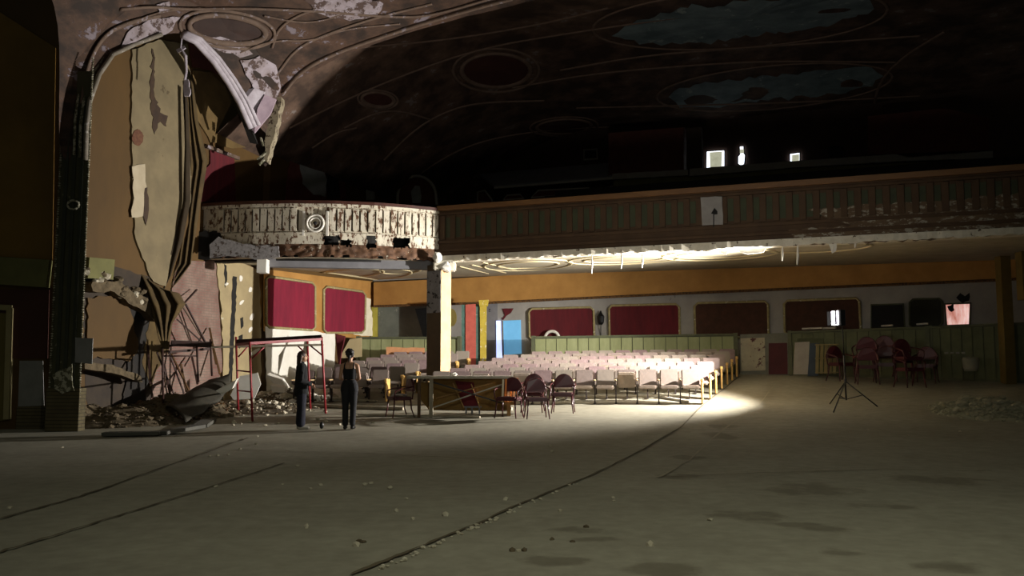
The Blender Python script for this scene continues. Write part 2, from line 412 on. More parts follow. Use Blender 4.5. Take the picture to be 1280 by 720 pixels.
for k, (x, y, w_, h_) in enumerate([(301, 348, 4, 8), (313, 362, 4, 7), (315, 396, 5, 9), (313, 412, 4, 8), (302, 378, 3, 8), (318, 440, 4, 16), (283, 355, 3, 5)]):
    patch('bare_plaster_spot', ell(x, y, w_ * .55, h_ * .5, .2 * k, 9), WLn, m_white, .086, .006, .9, 30 + k, parent=wl, step=3)
patch('dark_hollow', [(104, 330), (150, 335), (185, 345), (200, 400), (196, 440), (190, 520), (110, 520), (104, 420)], WLn, M('hollow_shade_brown', '2a2018', '3a2e20', scale=3), .012, .012, 2, 13, parent=wl)  # the hollow's shade painted flat, no real opening behind
patch('ochre_plaster_tatter', [(108, 372), (150, 368), (166, 400), (170, 440), (160, 452), (120, 446), (106, 455)], WLn, m_ochre_dark, .03, .05, 2, 14, parent=wl)
patch('ochre_plaster_tatter', [(186, 395), (206, 398), (204, 440), (186, 485), (176, 450)], WLn, m_cloth, .03, .05, 2, 15, parent=wl)
patch('yellow_wall_strip', [(323.5, 338), (331.5, 340), (331.5, 410), (323.5, 412)], Plane((-7.88, 27.5), (-7.5, 28)), m_orange, .01, .02, 0, parent=wl)
# far-left wall pieces
patch('ochre_field', [(-40, -10), (70, 60), (66, 325), (-40, 318)], PL0, M('deep_ochre', '6e5018', '80601f', scale=.6), .01, .02, 0, parent=wl)
patch('maroon_field', [(-40, 362), (62, 362), (60, 448), (18, 448), (-40, 448)], PL0, M('dark_maroon_paint', '3c1c10', '48241a', scale=1), .01, .02, 0, parent=wl)
patch('brick_base', [(22, 508), (62, 508), (58, 545), (20, 545)], PL0, m_brick2, .03, .03, 0, parent=wl)
mb = MB(); a, b = PL0.hit(-60, 318, .02), PL0.hit(66, 326, .02); c, d = PL0.hit(62, 360, .02), PL0.hit(-60, 352, .02)
mb.prism([a, b, c, d], PL0.n * .18); mb.put('trim_1', m_olive, kind='structure')
mb = MB(); a, b = WLn.hit(101, 322, .02), WLn.hit(133, 325, .02); c, d = WLn.hit(131, 350, .02), WLn.hit(99, 348, .02)
mb.prism([a, b, c, d], WLn.n * .25); mb.put('trim_2', m_olive, kind='structure')

# door at the far left
dl = patch('door_1', [(-20, 390), (11, 392), (10, 525), (-20, 528)], PL0, M('olive_yellow_door', '5a4f22', '6a5e2a', scale=1), .03, .04, 0, kind='structure')
mb = MB(); mb.beam(PL0.hit(13, 385, .06), PL0.hit(9, 524, .06), .12, .12); mb.beam(PL0.hit(-22, 383, .06), PL0.hit(15, 385, .06), .12, .12)
mb.put('door_frame', M('pale_door_frame', '8c8058', '9a8e66'), parent=dl)

# --- pilaster
pil = thing('pilaster', 'tall mossy green pilaster rising up the left wall with beaded flaking edges', 'pilaster', (-9.75, 19.5, 0))
mb = MB(); PT = 8.1
mb.hull8([(-10.08, 19.3, -.1), (-10.08, 19.9, -.1), (-9.80, 19.9, -.1), (-9.42, 19.3, -.1), (-10.06, 19.3, PT), (-10.06, 19.9, PT), (-9.80, 19.9, PT), (-9.44, 19.3, PT)])
mb.put('shaft', m_pil, parent=pil)
for sx in (-10.08, -9.42):
    mb = MB()
    for k in range(150):
        z = .5 + k * .053
        mb.ball((sx + (.02 if sx < -9.8 else -.02) * z / 8, 19.29, z), .032, (1, .8, .75), 1)
    mb.put('beaded_moulding', m_pilrib, parent=pil, kind=None, smooth=True)
mb = MB(); mb.box((-9.76, 19.40, .48), (.72, .30, 1.06)); mb.put('brick_plinth', m_brick2, parent=pil)
mb = MB()
for x in (-9.92, -9.75, -9.58): mb.box((x, 19.29, 4.2), (.07, .04, 6.2))
mb.put('fluting', M('dark_flute_olive', '2a2c1c', '36382a'), parent=pil)  # flutes as thin strips darker than the shaft
mb = MB(); mb.tube([Vector((-9.72 + .13 * math.cos(t) , 19.26, 5.05 + .1 * math.sin(t))) for t in [k * PI / 6 for k in range(12)]], .025, 6, closed=True)
mb.put('broken_rosette', m_pilrib, parent=pil)
PILP = Plane((-10.1, 19.28), (-9.4, 19.28))
patch('bare_plaster_patch', [(66, 470), (90, 455), (93, 488), (78, 492), (68, 485)], Plane((-10.1, 19.22), (-9.4, 19.22)), m_pilrib, .0, .02, 2, 4, parent=pil)

# --- front vault (A)
rows = [
 [(107,190,19.35),(112,127,19.4),(124,93,19.7),(141,68,20.1),(169,55,20.7),(202,43,21.2),(232,44,21.9),(267,73,22.8),(292,104,23.6),(318,150,24.3),(334,168,24.8)],
 [(76,190,19.2),(82,110,19.2),(92,60,19.2),(112,28,19.5),(150,5,20),(200,-8,20.8),(250,8,21.7),(300,42,22.8),(326,72,23.6),(343,105,24.5),(352,121,25.0)],
]
def P3(q): return W(*q)
def rearc(t):
    K = [(350,123),(362,105),(388,87),(435,67),(480,52),(525,37),(580,22),(640,6),(760,-18),(900,-45),(1100,-90),(1400,-150)]
    s = t * (len(K) - 1); i = min(int(s), len(K) - 2); u = s - i
    return W(K[i][0] + (K[i+1][0] - K[i][0]) * u, K[i][1] + (K[i+1][1] - K[i][1]) * u, 25.0 - 5.5 * max(0, (K[i][0] + (K[i+1][0]-K[i][0])*u - 500) / 900))
G = [[P3(q) for q in r] for r in rows]
fr = [Vector((-9.9, 18.6, 8.9)), Vector((-9.7, 17, 10.4)), Vector((-8.6, 15.5, 12.0)), Vector((-5.5, 14.5, 13.0)), Vector((0, 14, 13.6)), Vector((6, 13.5, 13.8)), Vector((12, 13, 13.6)), Vector((18, 12.5, 13))]
re = [rearc(t) for t in (.09, .27, .45, .6, .72, .8, .9, 1)]
n = len(rows[0])
for k, (a, b) in enumerate(zip(fr, re)):
    row = []
    for i in range(n):
        t = i / (n - 1); p = a.lerp(b, t); lf = math.sin(PI * t)
        if k < 3:      # the vault wraps round the side arch
            g = G[1][i]; wgt = (.72, .38, .12)[k]; p = p * (1 - wgt * lf) + g * wgt * lf
        p.z += lf * .35; row.append(p)
    G.append(row)
def gridmesh(G, sub=4):
    mb = MB(); nr, nc = len(G), len(G[0])
    def cr(p0, p1, p2, p3, t):
        return .5 * ((2 * p1) + (p2 - p0) * t + (2 * p0 - 5 * p1 + 4 * p2 - p3) * t * t + (3 * p1 - p0 - 3 * p2 + p3) * t ** 3)
    def samp(u, v):
        a = u * (nr - 1); i = min(int(a), nr - 2); fu = a - i; b = v * (nc - 1); j = min(int(b), nc - 2); fv = b - j
        q = []
        for ii in (i - 1, i, i + 1, i + 2):
            ii = max(0, min(nr - 1, ii)); g = G[ii]
            q.append(cr(g[max(0, j - 1)], g[j], g[j + 1], g[min(nc - 1, j + 2)], fv))
        return cr(*q, fu)
    mb.grid(samp, (nr - 1) * sub, (nc - 1) * sub); return mb
mb = gridmesh(G, 6)
for v in mb.bm.verts: v.co += Vector((0, 0, 1)) * .05 * noise.noise(v.co * 1.3)
BVA = BVHTree.FromBMesh(mb.bm)
va = mb.put('ceiling', m_ceilA, kind='structure', smooth=True, origin=(0, 20, 8))

# --- rear vault (B) over the balcony
dB = WUn.d; nB = WUn.n
def zB(x, y):
    p = Vector((x, y, 0)); d = (p - WUn.a).dot(nB)
    z = 12.1 - 4.0 * max(0, 1 - max(d, 0) / 8) ** 2.2
    z += .35 * math.sin((y - 24) * .42) * min(1, max(d, 0) / 6)
    return z
def fB(u, v):
    s = -3.4 + 20 * v; d = -.1 + 32 * u
    p = WUn.a + dB * s + nB * d
    p.y = max(p.y, 25.0 - 6.0 * max(0, (p.x + 1) / 10)) if s < 4 else p.y
    return Vector((p.x, p.y, zB(p.x, p.y) + .06 * noise.noise(Vector((p.x, p.y, 0)) * .9)))
mb = MB(); mb.grid(fB, 90, 60); BVB = BVHTree.FromBMesh(mb.bm)
vb = mb.put('ceiling', m_ceilB, kind='structure', smooth=True, origin=(5, 32, 10))
def cast(px, py, bv, lift=.03):
    d = ray(px, py).normalized(); h = bv.ray_cast(CAM, d, 90)
    return (h[0] - d * lift) if h[0] is not None else None
def relief(name, pts, bv, r, mat, parent, closed=True, flat=.6, lift=.03, **kw):
    if not closed:
        for _ in range(3):                       # corner cutting, so ribs sweep smoothly
            q = [pts[0]]
            for a, b in zip(pts, pts[1:]): q += [(a[0] * .75 + b[0] * .25, a[1] * .75 + b[1] * .25), (a[0] * .25 + b[0] * .75, a[1] * .25 + b[1] * .75)]
            pts = q + [pts[-1]]
    P = [cast(x, y, bv, lift) for x, y in pts]; P = [p for p in P if p is not None]
    if len(P) < 3: return None
    return MB().tube(P, r, 6, closed=closed, flat=flat).put(name, mat, parent=parent, smooth=True, **kw)
def decal(name, pts, bv, mat, parent, lift=.04, seed=1, jg=0):
    if jg: pts = jag(pts, jg, 8, seed)
    P = [cast(x, y, bv, lift) for x, y in pts]; P = [p for p in P if p is not None]
    if len(P) < 3: return
    c = sum(P, Vector()) / len(P); mb = MB(); cv = mb.bm.verts.new(c); vs = [mb.bm.verts.new(p) for p in P]
    for i in range(len(vs)): mb.bm.faces.new((cv, vs[i], vs[(i + 1) % len(vs)]))
    return mb.put(name, mat, parent=parent)
# mouldings on the front vault
relief('oval_moulding', ell(284, 37, 48, 17, .12), BVA, .09, m_mould, va)
relief('oval_moulding', ell(284, 37, 60, 23, .12), BVA, .05, m_mould, va)
decal('oval_field', ell(284, 37, 43, 13, .12), BVA, M('deep_brown', '2a1812', '36221a'), va, .03)
relief('vault_rib', [(150, 12), (190, 8), (230, 12), (300, 10), (400, 14), (470, 20), (520, 22), (560, 14), (620, -4)], BVA, .07, m_mould, va, closed=False)
relief('vault_rib', [(352, 118), (375, 88), (420, 65), (475, 46), (530, 28), (600, 8), (640, -2)], BVA, .10, m_mould, va, closed=False)
for q in [[(300, 66), (340, 50), (390, 52), (430, 36), (500, 30)], [(330, 20), (380, 30), (420, 22), (450, 5)], [(160, 30), (200, 14), (250, 10)], [(340, 60), (350, 30), (400, 8), (440, 8)]]:
    relief('swirl_moulding', q, BVA, .04, m_mould, va, closed=False)
relief('vault_rib', [(345, 95), (370, 60), (410, 42), (470, 22), (540, 5)], BVA, .05, m_mould, va, closed=False)
relief('vault_rib', [(102, 130), (108, 85), (128, 45), (160, 28), (200, 20)], BVA, .06, m_mould, va, closed=False)
# torn white plaster spandrel
m_torn = M('torn_white_plaster', '8a7c7c', 'a59aa2', scale=3, peel='52403a', peel_t=.52, pscale=4, bump=.5)
decal('torn_plaster', [(150, 62), (160, 40), (190, 22), (225, 22), (215, 38), (185, 50), (165, 62)], BVA, m_torn, va, .05, 3, 2)
decal('torn_plaster', [(243, 44), (275, 46), (305, 56), (316, 68), (300, 72), (270, 62), (248, 52)], BVA, m_torn, va, .05, 4, 2)
decal('torn_plaster', [(300, 75), (325, 70), (345, 82), (352, 110), (343, 128), (325, 122), (312, 100)], BVA, m_torn, va, .05, 5, 2)
decal('torn_plaster', [(380, 0), (440, -6), (480, 4), (470, 22), (430, 24), (395, 16)], BVA, m_torn, va, .05, 6, 3)
decal('torn_plaster', [(196, 6), (212, 2), (214, 14), (200, 16)], BVA, m_torn, va, .05, 7, 1)
# arch moulding round the box opening: left jamb, then the white right limb
AL = [(107,200,19.3),(108,160,19.3),(112,127,19.35),(124,93,19.65),(141,68,20.05),(169,55,20.65),(202,43,21.15)]
AR = [(228,44,21.8),(245,52,22.2),(267,76,22.8),(285,102,23.3),(300,128,23.8),(314,160,24.2)]
m_jamb = M('jamb_moulding', '6e6658', '857c70', scale=5, peel='a8a29a', peel_t=.6, pscale=7)
arch = thing('side_arch', 'broken plaster arch over the side box, white lilac right limb peeling away', 'arch', (-8.4, 21.8, 7.5))
for off, r_, mt in ((0, .055, m_jamb), (-8, .035, m_pilrib), (-16, .03, m_pilrib)):
    mb = MB(); mb.tube([W(x + off * .9, y + off * .4, Y - .05) for x, y, Y in AL], r_, 8); mb.put('left_limb', mt, parent=arch, smooth=True)
for off, r_ in ((0, .09), (5, .07), (10, .05)):
    mb = MB(); mb.tube([W(x + off * (.5 + .5 * i / 5), y - off * .35, Y - .08) for i, (x, y, Y) in enumerate(AR)], r_, 8); mb.put('right_limb', m_mouldw, parent=arch, smooth=True)
def slab3(name, pts, mat, parent, vec=(0, .05, 0), **kw):
    mb = MB(); mb.prism([W(*p) for p in pts], vec); return mb.put(name, mat, parent=parent, **kw)
slab3('hanging_fragment', [(306, 112, 23.9), (318, 110, 23.9), (331, 115, 24.1), (319, 140, 24.2), (312, 162, 24.2), (303, 130, 23.9)], m_mouldw, arch)
slab3('hanging_fragment', [(331, 118, 24.1), (345, 124, 24.3), (338, 142, 24.3), (318, 166, 24.2), (313, 160, 24.2), (322, 135, 24.1)], M('lilac_plaster', '93808c', 'a8949e'), arch, (0, .07, .0))
slab3('dark_lath', [(288, 108, 23.7), (296, 122, 23.7), (316, 160, 24.2), (322, 180, 24.4), (312, 178, 24.4), (296, 135, 23.9)], m_dark, arch, (0, .04, 0))
# the arch springer hanging over the balcony
spr = thing('arch_springer', 'ragged plaster springer hanging between the two vaults above the balcony box', 'arch', tuple(W(335, 205, 24.7)))
mb = MB(); mb.prism([W(x, y, 24.75) for x, y in jag([(338, 118), (352, 121), (350, 135), (344, 165), (338, 185), (334, 203), (330, 200), (332, 170), (334, 140)], 1.3, 6, 9)], (0, .35, 0))
mb.put('plaster_edge', M('gnawed_plaster', '8c8068', 'a59880', scale=5, peel='4a3a2a', peel_t=.55, pscale=7, bump=.6), parent=spr)
mb = MB(); mb.prism([W(x, y, 24.95) for x, y in jag([(318, 158), (334, 150), (334, 200), (330, 206), (322, 190)], 1.5, 6, 10)], (0, .2, 0))
mb.put('dark_core', M('charred_lath', '1c120c', '2e1e14'), parent=spr)
for k, q in enumerate([((322, 200), (333, 190)), ((326, 172), (329, 182)), ((324, 206), (331, 199))]):
    mb = MB(); mb.beam(W(*q[0], 24.6), W(*q[1], 24.6), .12, .04); mb.put('loose_lath', m_pilrib, parent=spr)

# plaster strip dangling from the crown
ds = thing('dangling_plaster_strip', 'white plaster strip dangling from the crown of the side arch', 'plaster strip', tuple(W(233, 122, 21.9)))
mb = MB(); mb.tube([W(x, y, 21.8) for x, y in ((228, 42), (226, 60), (232, 70), (233, 90), (231, 100))], [.015, .02, .04, .03, .03], 6); mb.put('cord', m_mouldw, parent=ds)
mb = MB(); mb.prism([W(x, y, 21.8) for x, y in jag([(230, 98), (235, 99), (238, 112), (236, 120), (230, 120), (229, 108)], 1, 4, 3)], (0, .05, 0)); mb.put('lump', m_mouldw, parent=ds)
mb = MB(); mb.prism([W(x, y, 21.8) for x, y in [(220, 62), (230, 57), (232, 60), (222, 66)]], (0, .04, 0)); mb.put('lump', m_mouldw, parent=ds)

# red alcove and yellow field above the balcony box
patch('yellow_ochre_field', [(240, 88), (262, 90), (290, 120), (306, 150), (312, 182), (290, 186), (262, 178), (246, 150)], WLn, M('yellow_ochre', '5c4826', '6e5830', scale=2, peel='4c3620', peel_t=.66, pscale=3), .03, .03, 1.5, 16, parent=wl)
patch('rust_red_band', [(236, 52), (262, 72), (280, 95), (262, 88), (240, 84)], WLn, M('rust_red', '4a1e18', '5a2820'), .02, .02, 1, 17, parent=wl)
patch('crimson_alcove', [(262, 186), (292, 198), (294, 252), (250, 252), (252, 215), (262, 205)], WLn, m_redd, .03, .03, .6, 18, parent=wl)
mb = MB(); mb.beam(WLn.hit(258, 183, .08), WLn.hit(298, 198, .08), .1, .1); mb.put('alcove_lintel', m_mould, parent=wl)

# draped dark canvas down the wall
def drape(name, left, right, amp, folds, mat, **kw):
    n = len(left)
    def fn(u, v):
        s = v * (n - 1); i = min(int(s), n - 2); t = s - i
        L_ = [left[i][k] + (left[i + 1][k] - left[i][k]) * t for k in range(3)]; Rr = [right[i][k] + (right[i + 1][k] - right[i][k]) * t for k in range(3)]
        q = [L_[k] + (Rr[k] - L_[k]) * u for k in range(3)]
        p = W(*q); p.y += amp * math.sin(u * folds * 2 * PI + 1.3 * math.sin(v * 5)) + .02 * noise.noise(p * 3); return p
    mb = MB(); mb.grid(fn, folds * 8, 30); return mb.put(name, mat, smooth=True, solid=.015, **kw)
drape('hanging_canvas', [(230, 105, 23.6), (231, 150, 23.8), (229, 220, 24), (222, 280, 24), (212, 330, 23.6), (200, 362, 23.4)],
      [(240, 95, 23.7), (246, 150, 23.9), (258, 200, 24.2), (246, 280, 24.2), (240, 330, 23.8), (214, 364, 23.5)], .09, 4, m_cloth,
      label='long ochre canvas hanging in vertical folds beside the balcony end', cat='canvas')
drape('hanging_canvas', [(229, 110, 23.4), (230, 180, 23.5), (228, 250, 23.6), (218, 300, 23.4), (206, 345, 23.2), (199, 363, 23.1)],
      [(233, 110, 23.4), (236, 180, 23.5), (237, 250, 23.6), (228, 300, 23.5), (214, 345, 23.3), (206, 363, 23.2)], .06, 1, m_clothd,
      label='narrow dark canvas strip hanging before the ochre folds', cat='canvas')
drape('torn_canvas_heap', [(170, 335, 22.4), (180, 360, 22.3), (188, 385, 22.2), (197, 410, 22.0), (206, 438, 21.9)],
      [(200, 362, 22.6), (222, 366, 22.7), (230, 380, 22.6), (216, 405, 22.3), (209, 440, 22.1)], .12, 3, m_cloth,
      label='torn ochre canvas slumping off the wall above the scaffold', cat='canvas')
# ripped plaster ledge with lumps
for k in range(26):
    x = R.uniform(106, 186); y = 340 + (x - 106) * .45 + R.uniform(-9, 10)
    mb = MB(); p = WLn.hit(x, y, .22); r_ = R.uniform(.06, .17); mb.ball(p, r_, (1, .8, .7), 2, .22)
    mb.put('plaster_lump', m_chunk if k % 3 == 0 else m_dirt, parent=wl)
led = MB(); led.prism([WLn.hit(x, y, .0) for x, y in jag([(103, 352), (135, 352), (190, 388), (186, 402), (130, 366), (103, 364)], 2, 6, 5)], WLn.n * .3); led.put('broken_ledge', m_dirt, parent=wl)
tat = MB(); tat.prism([WLn.hit(x, y, .02) for x, y in jag([(150, 382), (186, 392), (188, 440), (176, 520), (150, 520), (160, 440)], 2.5, 7, 6)], WLn.n * .05); tat.put('hollow_shade_backing', M('near_black_backing', '14100c', '221a12'), parent=wl)  # darkness of the torn hole painted as a near-black sheet
# dark low recess with broken shelf by the pilaster
slabm = MB(); slabm.prism([WLn.hit(x, y, .3) for x, y in jag([(95, 453), (130, 456), (165, 470), (168, 478), (128, 466), (95, 461)], 1, 6, 7)], WLn.n * .25); slabm.put('broken_shelf', m_dirt, parent=wl)

# --- balcony underside, beam, lip
bal = thing('balcony', 'long balcony with fluted brown parapet, white peeling curved end at the left', 'balcony', (2, 24, 4.5))
PLn = [(-8.95, 24.75), (-8.2, 24.5), (-7.2, 24.3), (-6.1, 24.2), (-5.0, 24.25), (-3.9, 24.5), (-3.0, 24.9), (-2.15, 25.4)]
PMn = [(-2.15, 25.4), (11.8, 20.0), (14.6, 18.9)]
def path_at(P, t):
    P = [Vector(p) for p in P]; Ls = [(b - a).length for a, b in zip(P, P[1:])]; T = sum(Ls) * max(0, min(1, t)); i = 0
    while i < len(Ls) - 1 and T > Ls[i]: T -= Ls[i]; i += 1
    d = (P[i + 1] - P[i]).normalized(); n_ = Vector((d.y, -d.x)); p = P[i] + d * T
    return p, n_, sum(Ls)
def fas(P, t0, t1, z0, z1, o0, o1, n=None, zb=None):
    """box section swept along the parapet: from outset o0 to o1 (towards the hall)"""
    mb = MB(); L_ = path_at(P, 0)[2]; n = n or max(1, int((t1 - t0) * L_ / .5)); rings = []
    for k in range(n + 1):
        p, nn, _ = path_at(P, t0 + (t1 - t0) * k / n)
        if len(P) > 3:  # smooth normal
            q1, _, _ = path_at(P, t0 + (t1 - t0) * k / n - .02); q2, _, _ = path_at(P, t0 + (t1 - t0) * k / n + .02); d = (q2 - q1).normalized(); nn = Vector((d.y, -d.x))
        a = p + nn * o0; b = p + nn * o1
        rings.append([mb.bm.verts.new((a.x, a.y, z0)), mb.bm.verts.new((b.x, b.y, z0 if zb is None else zb)), mb.bm.verts.new((b.x, b.y, z1)), mb.bm.verts.new((a.x, a.y, z1))])
    for A, B in zip(rings, rings[1:]):
        for k in range(4): mb.bm.faces.new((A[k], A[(k + 1) % 4], B[(k + 1) % 4], B[k]))
    mb.bm.faces.new(rings[0]); mb.bm.faces.new(rings[-1][::-1]); return mb
# main straight parapet
fas(PMn, 0, 1, 4.62, 5.98, -.18, 0).put('parapet_wall', m_bfas, parent=bal)
fas(PMn, 0, 1, 5.98, 6.12, -.26, .12).put('hand_rail', m_rail, parent=bal)
fas(PMn, 0, 1, 5.86, 5.92, 0, .06).put('upper_bead', m_bfas, parent=bal)
fas(PMn, 0, 1, 5.02, 5.10, 0, .06).put('lower_bead', m_bfas, parent=bal)
fas(PMn, 0, 1, 4.78, 4.86, 0, .07).put('cornice_step', m_bfas, parent=bal)
Lm = path_at(PMn, 0)[2]; nf = 56
for k in range(nf):
    t = (k + .5) / nf
    fas(PMn, t - .0042, t + .0042, 5.14, 5.84, .0, .05, 1).put('rib', m_bfas, parent=bal)
    t2 = (k + 1) / nf
    if t2 < 1: fas(PMn, t2 - .0040, t2 + .0040, 5.2, 5.78, .0, .012, 1).put('green_inset', m_bflute, parent=bal)
# ragged lip, pale where the plaster broke off
mb = MB(); r = random.Random(5); n = 170; rings = []
for k in range(n + 1):
    p, nn, _ = path_at(PMn, k / n); drop = .03 + .05 * r.random() + (.10 * max(0, noise.noise(Vector((k * .09, 0, 4)))) if k > 60 else 0)
    a = p + nn * (-.35); b = p + nn * (.10 + .02 * r.random())
    rings.append([mb.bm.verts.new((a.x, a.y, 4.50)), mb.bm.verts.new((b.x, b.y, 4.55 - drop)), mb.bm.verts.new((b.x, b.y, 4.66)), mb.bm.verts.new((a.x, a.y, 4.66))])
for A, B in zip(rings, rings[1:]):
    for k in range(4): mb.bm.faces.new((A[k], A[(k + 1) % 4], B[(k + 1) % 4], B[k]))
mb.put('broken_lip', m_blip, parent=bal)
PMp = Plane(PMn[0], PMn[1])
for k, q in enumerate([[(1010, 262), (1100, 255), (1190, 250), (1285, 240), (1285, 284), (1190, 292), (1100, 296), (1050, 300), (1075, 285), (1040, 275)], [(1060, 284), (1160, 275), (1285, 262), (1285, 290), (1150, 300), (1040, 305)],
                       [(985, 288), (1095, 280), (1090, 302), (1000, 306)], [(690, 316), (708, 314), (710, 320), (692, 322)]]):
    patch('peeled_area', q, PMp, M('patchy_grey_plaster', '5a4632', '6c563e', scale=4, peel='a39c8c', peel_t=.54, pscale=5, stretch=(1, 1, 2.5)), .01 + .012 * k if k < 2 else .03, .01, 2, 40 + k, parent=bal)
pq = patch('white_patch', [(876, 247), (903, 246), (904, 281), (878, 282)], PMp, M('grey_white_square', '8c8884', '9c9894', peel='5c5650', peel_t=.70), .05, .05, .5, 3, parent=bal, step=9)
patch('hole', [(889, 267), (893, 260), (897, 264), (897, 268), (893, 268)], PMp, m_dark, .105, .01, .6, 3, parent=pq, step=3)
mb = MB(); mb.tube([PMp.hit(892, 268, .12), PMp.hit(892, 284, .12)], .012, 5); mb.put('wire', m_blackm, parent=pq)
# curved white end
fas(PLn, 0, 1, 5.17, 6.0, -.2, 0, 40).put('parapet_wall', m_bpale, parent=bal, label='peeling white curved parapet')
fas(PLn, 0, 1, 5.99, 6.07, -.25, .10, 40).put('hand_rail', m_railred, parent=bal, label='dark red hand rail')
fas(PLn, 0, 1, 5.90, 5.985, -.1, .075, 40).put('upper_bead', m_bpale, parent=bal, label='white bead')
fas(PLn, .12, 1, 5.13, 5.18, 0, .06, 36).put('lower_bead', m_bpale, parent=bal)
LL = path_at(PLn, 0)[2]
nl = 30
for k in range(nl):
    t = .1 + .9 * (k + .5) / nl
    p, _, _ = path_at(PLn, t)
    if -5.85 < p.x < -5.1: continue
    fas(PLn, t - .0115, t + .0115, 5.22, 5.86, .0, .055, 2).put('rib', m_bpale, parent=bal)
    t2 = t + .45 / nl
    if t2 < .985: fas(PLn, t2 - .004, t2 + .004, 5.24, 5.82, .0, .01, 2).put('dark_flute', M('dark_green_brown', '3a3020', '4a4230'), parent=bal)
ro = MB(); cr = W(394, 279, 24.13)
for rr_, tb in ((.23, .035), (.15, .022)):
    ro.tube([cr + Vector((rr_ * math.cos(a), 0, rr_ * math.sin(a))) for a in [k * PI / 12 for k in range(24)]], tb, 6, closed=True)
rob = ro.put('roundel', m_white, parent=bal, smooth=True)
mb = MB(); mb.ball(cr + Vector((0, -.01, 0)), .055, (1, .6, 1), 2); mb.put('roundel_boss', m_dark, parent=rob, smooth=True)
for sx in (-.33, .33):
    mb = MB(); mb.box(cr + Vector((sx, .06, 0)), (.06, .08, .68)); mb.put('pilaster_strip', m_white, parent=bal)
# lower frieze with holes (built as cells so the gaps are real)
def inholes(px, py):
    H = [(245, 278, 288, 330), (404, 424, 294, 307), (424, 439, 300, 308), (458, 470, 286, 311), (491, 512, 297, 310)]
    for i, (a, b, c, d) in enumerate(H):
        j = 2.2 * noise.noise(Vector((px * .3, py * .3, i)))
        if a + j < px < b + j and c - j < py < d + j: return True
    return False
from bpy_extras.object_utils import world_to_camera_view
def proj(p):
    q = Vector(p) - CAM; dep = q.y * cp + q.z * sp; up = -q.y * sp + q.z * cp
    return 640 + F * q.x / dep, 360 - F * up / dep
def friz(u, v):
    p, nn, _ = path_at(PLn, u); z = 4.86 + v * .30; return Vector((p.x + nn.x * .03, p.y + nn.y * .03, z))
mb = MB(); mb.grid(friz, 260, 12, keep=lambda u, v: not inholes(*proj(friz(u, v)))); mb.put('frieze', m_bpale, parent=bal, solid=.03)
def rot(u, v):
    p, nn, _ = path_at(PLn, u); z = 4.50 + v * .38; o = -.02 + .07 * (1 - v) + .05 * noise.noise(Vector((u * 40, v * 3, 1))); z += (1 - v) * .08 * noise.noise(Vector((u * 30, 2, 5)))
    return Vector((p.x + nn.x * o, p.y + nn.y * o, z))
mb = MB(); mb.grid(rot, 220, 8, keep=lambda u, v: (not inholes(*proj(rot(u, v)))) and v > .35 * max(0, noise.noise(Vector((u * 22, 0, 9))))); mb.put('rotten_edge', m_brot, parent=bal, solid=.04)
fas(PLn, .0, 1, 4.46, 5.2, -.9, -.5, 30).put('cavity_shade_backing', m_dark, parent=bal)  # black backing, puts the shade inside the frieze holes into colour
mb = MB(); mb.prism([W(x, y, 24.08) for x, y in jag([(262, 306), (273, 296), (303, 305), (348, 308), (349, 321), (318, 324), (285, 320), (262, 322)], 1.2, 7, 3)], (0, .05, 0)); mb.put('grey_lath_sheet', M('grey_lath', '7c7878', '9c9898', scale=14, peel='4c4038', peel_t=.55, pscale=9, bump=.6), parent=bal)
mb = MB(); mb.prism([W(x, y, 24.5) for x, y in jag([(246, 290), (273, 289), (279, 300), (262, 312), (262, 324), (243, 322)], 2, 5, 3)], (0, .06, 0)); mb.put('hole_shade_sheet', m_dark, parent=bal)  # flat black sheet stands for the hole's dark inside
# steel beam under the curved end + its end block
mb = MB(); mb.beam((-7.15, 24.85, 4.42), (-2.2, 25.45, 4.40), .3, .26); mb.put('steel_beam', m_steel, parent=bal)
mb = MB(); mb.box(W(329, 333, 24.6), (.26, .35, .38)); mb.put('beam_end_block', m_white, parent=bal)
# balcony slab / soffit
sof = MB()
lip = [Vector((p[0], p[1] + .05, 4.5)) for p in PLn] + [Vector((11.8, 20.1, 4.5)), Vector((14.6, 19, 4.5))]
bk = []
for i, p in enumerate(lip):
    t = i / (len(lip) - 1)
    if i < len(PLn): q = WLn.a.lerp(WLn.b, .0); tt = i / (len(PLn) - 1); q = Vector((-7.75 + 2.6 * tt * .9, 27.6 + 6.4 * tt * .9, 0)) if i < len(PLn) - 1 else Vector((-5.25, 33.8, 0))
    else: q = Vector((12.5, 28.4, 0)) if i == len(PLn) else Vector((19, 26.4, 0))
    bk.append(Vector((q.x, q.y, 4.5 + .3 * min(1, (q - Vector((p.x, p.y, 0))).length / 8))))
va_ = [sof.bm.verts.new(p) for p in lip]; vb_ = [sof.bm.verts.new(p) for p in bk]
vc_ = [sof.bm.verts.new(p + Vector((0, 0, .12))) for p in lip]; vd_ = [sof.bm.verts.new(p + Vector((0, 0, .12))) for p in bk]
for i in range(len(lip) - 1):
    sof.bm.faces.new((va_[i], va_[i + 1], vb_[i + 1], vb_[i])); sof.bm.faces.new((vc_[i], vc_[i + 1], vd_[i + 1], vd_[i]))
BVS = BVHTree.FromBMesh(sof.bm)
sf = sof.put('ceiling_under_balcony', m_underc, kind='structure')
for k, (cx, cy, rx, ry) in enumerate([(660, 331, 55, 7), (660, 331, 38, 4), (780, 324, 70, 6), (780, 324, 50, 3.5), (900, 318, 72, 7), (900, 318, 55, 4), (1020, 309, 70, 6), (440, 341, 40, 5), (500, 338, 26, 4), (455, 343, 60, 7)]):
    relief('soffit_ring', ell(cx, cy, rx, ry, -.04), BVS, .045, M('cream_ring', 'c4b48c', 'd6c79e'), sf)
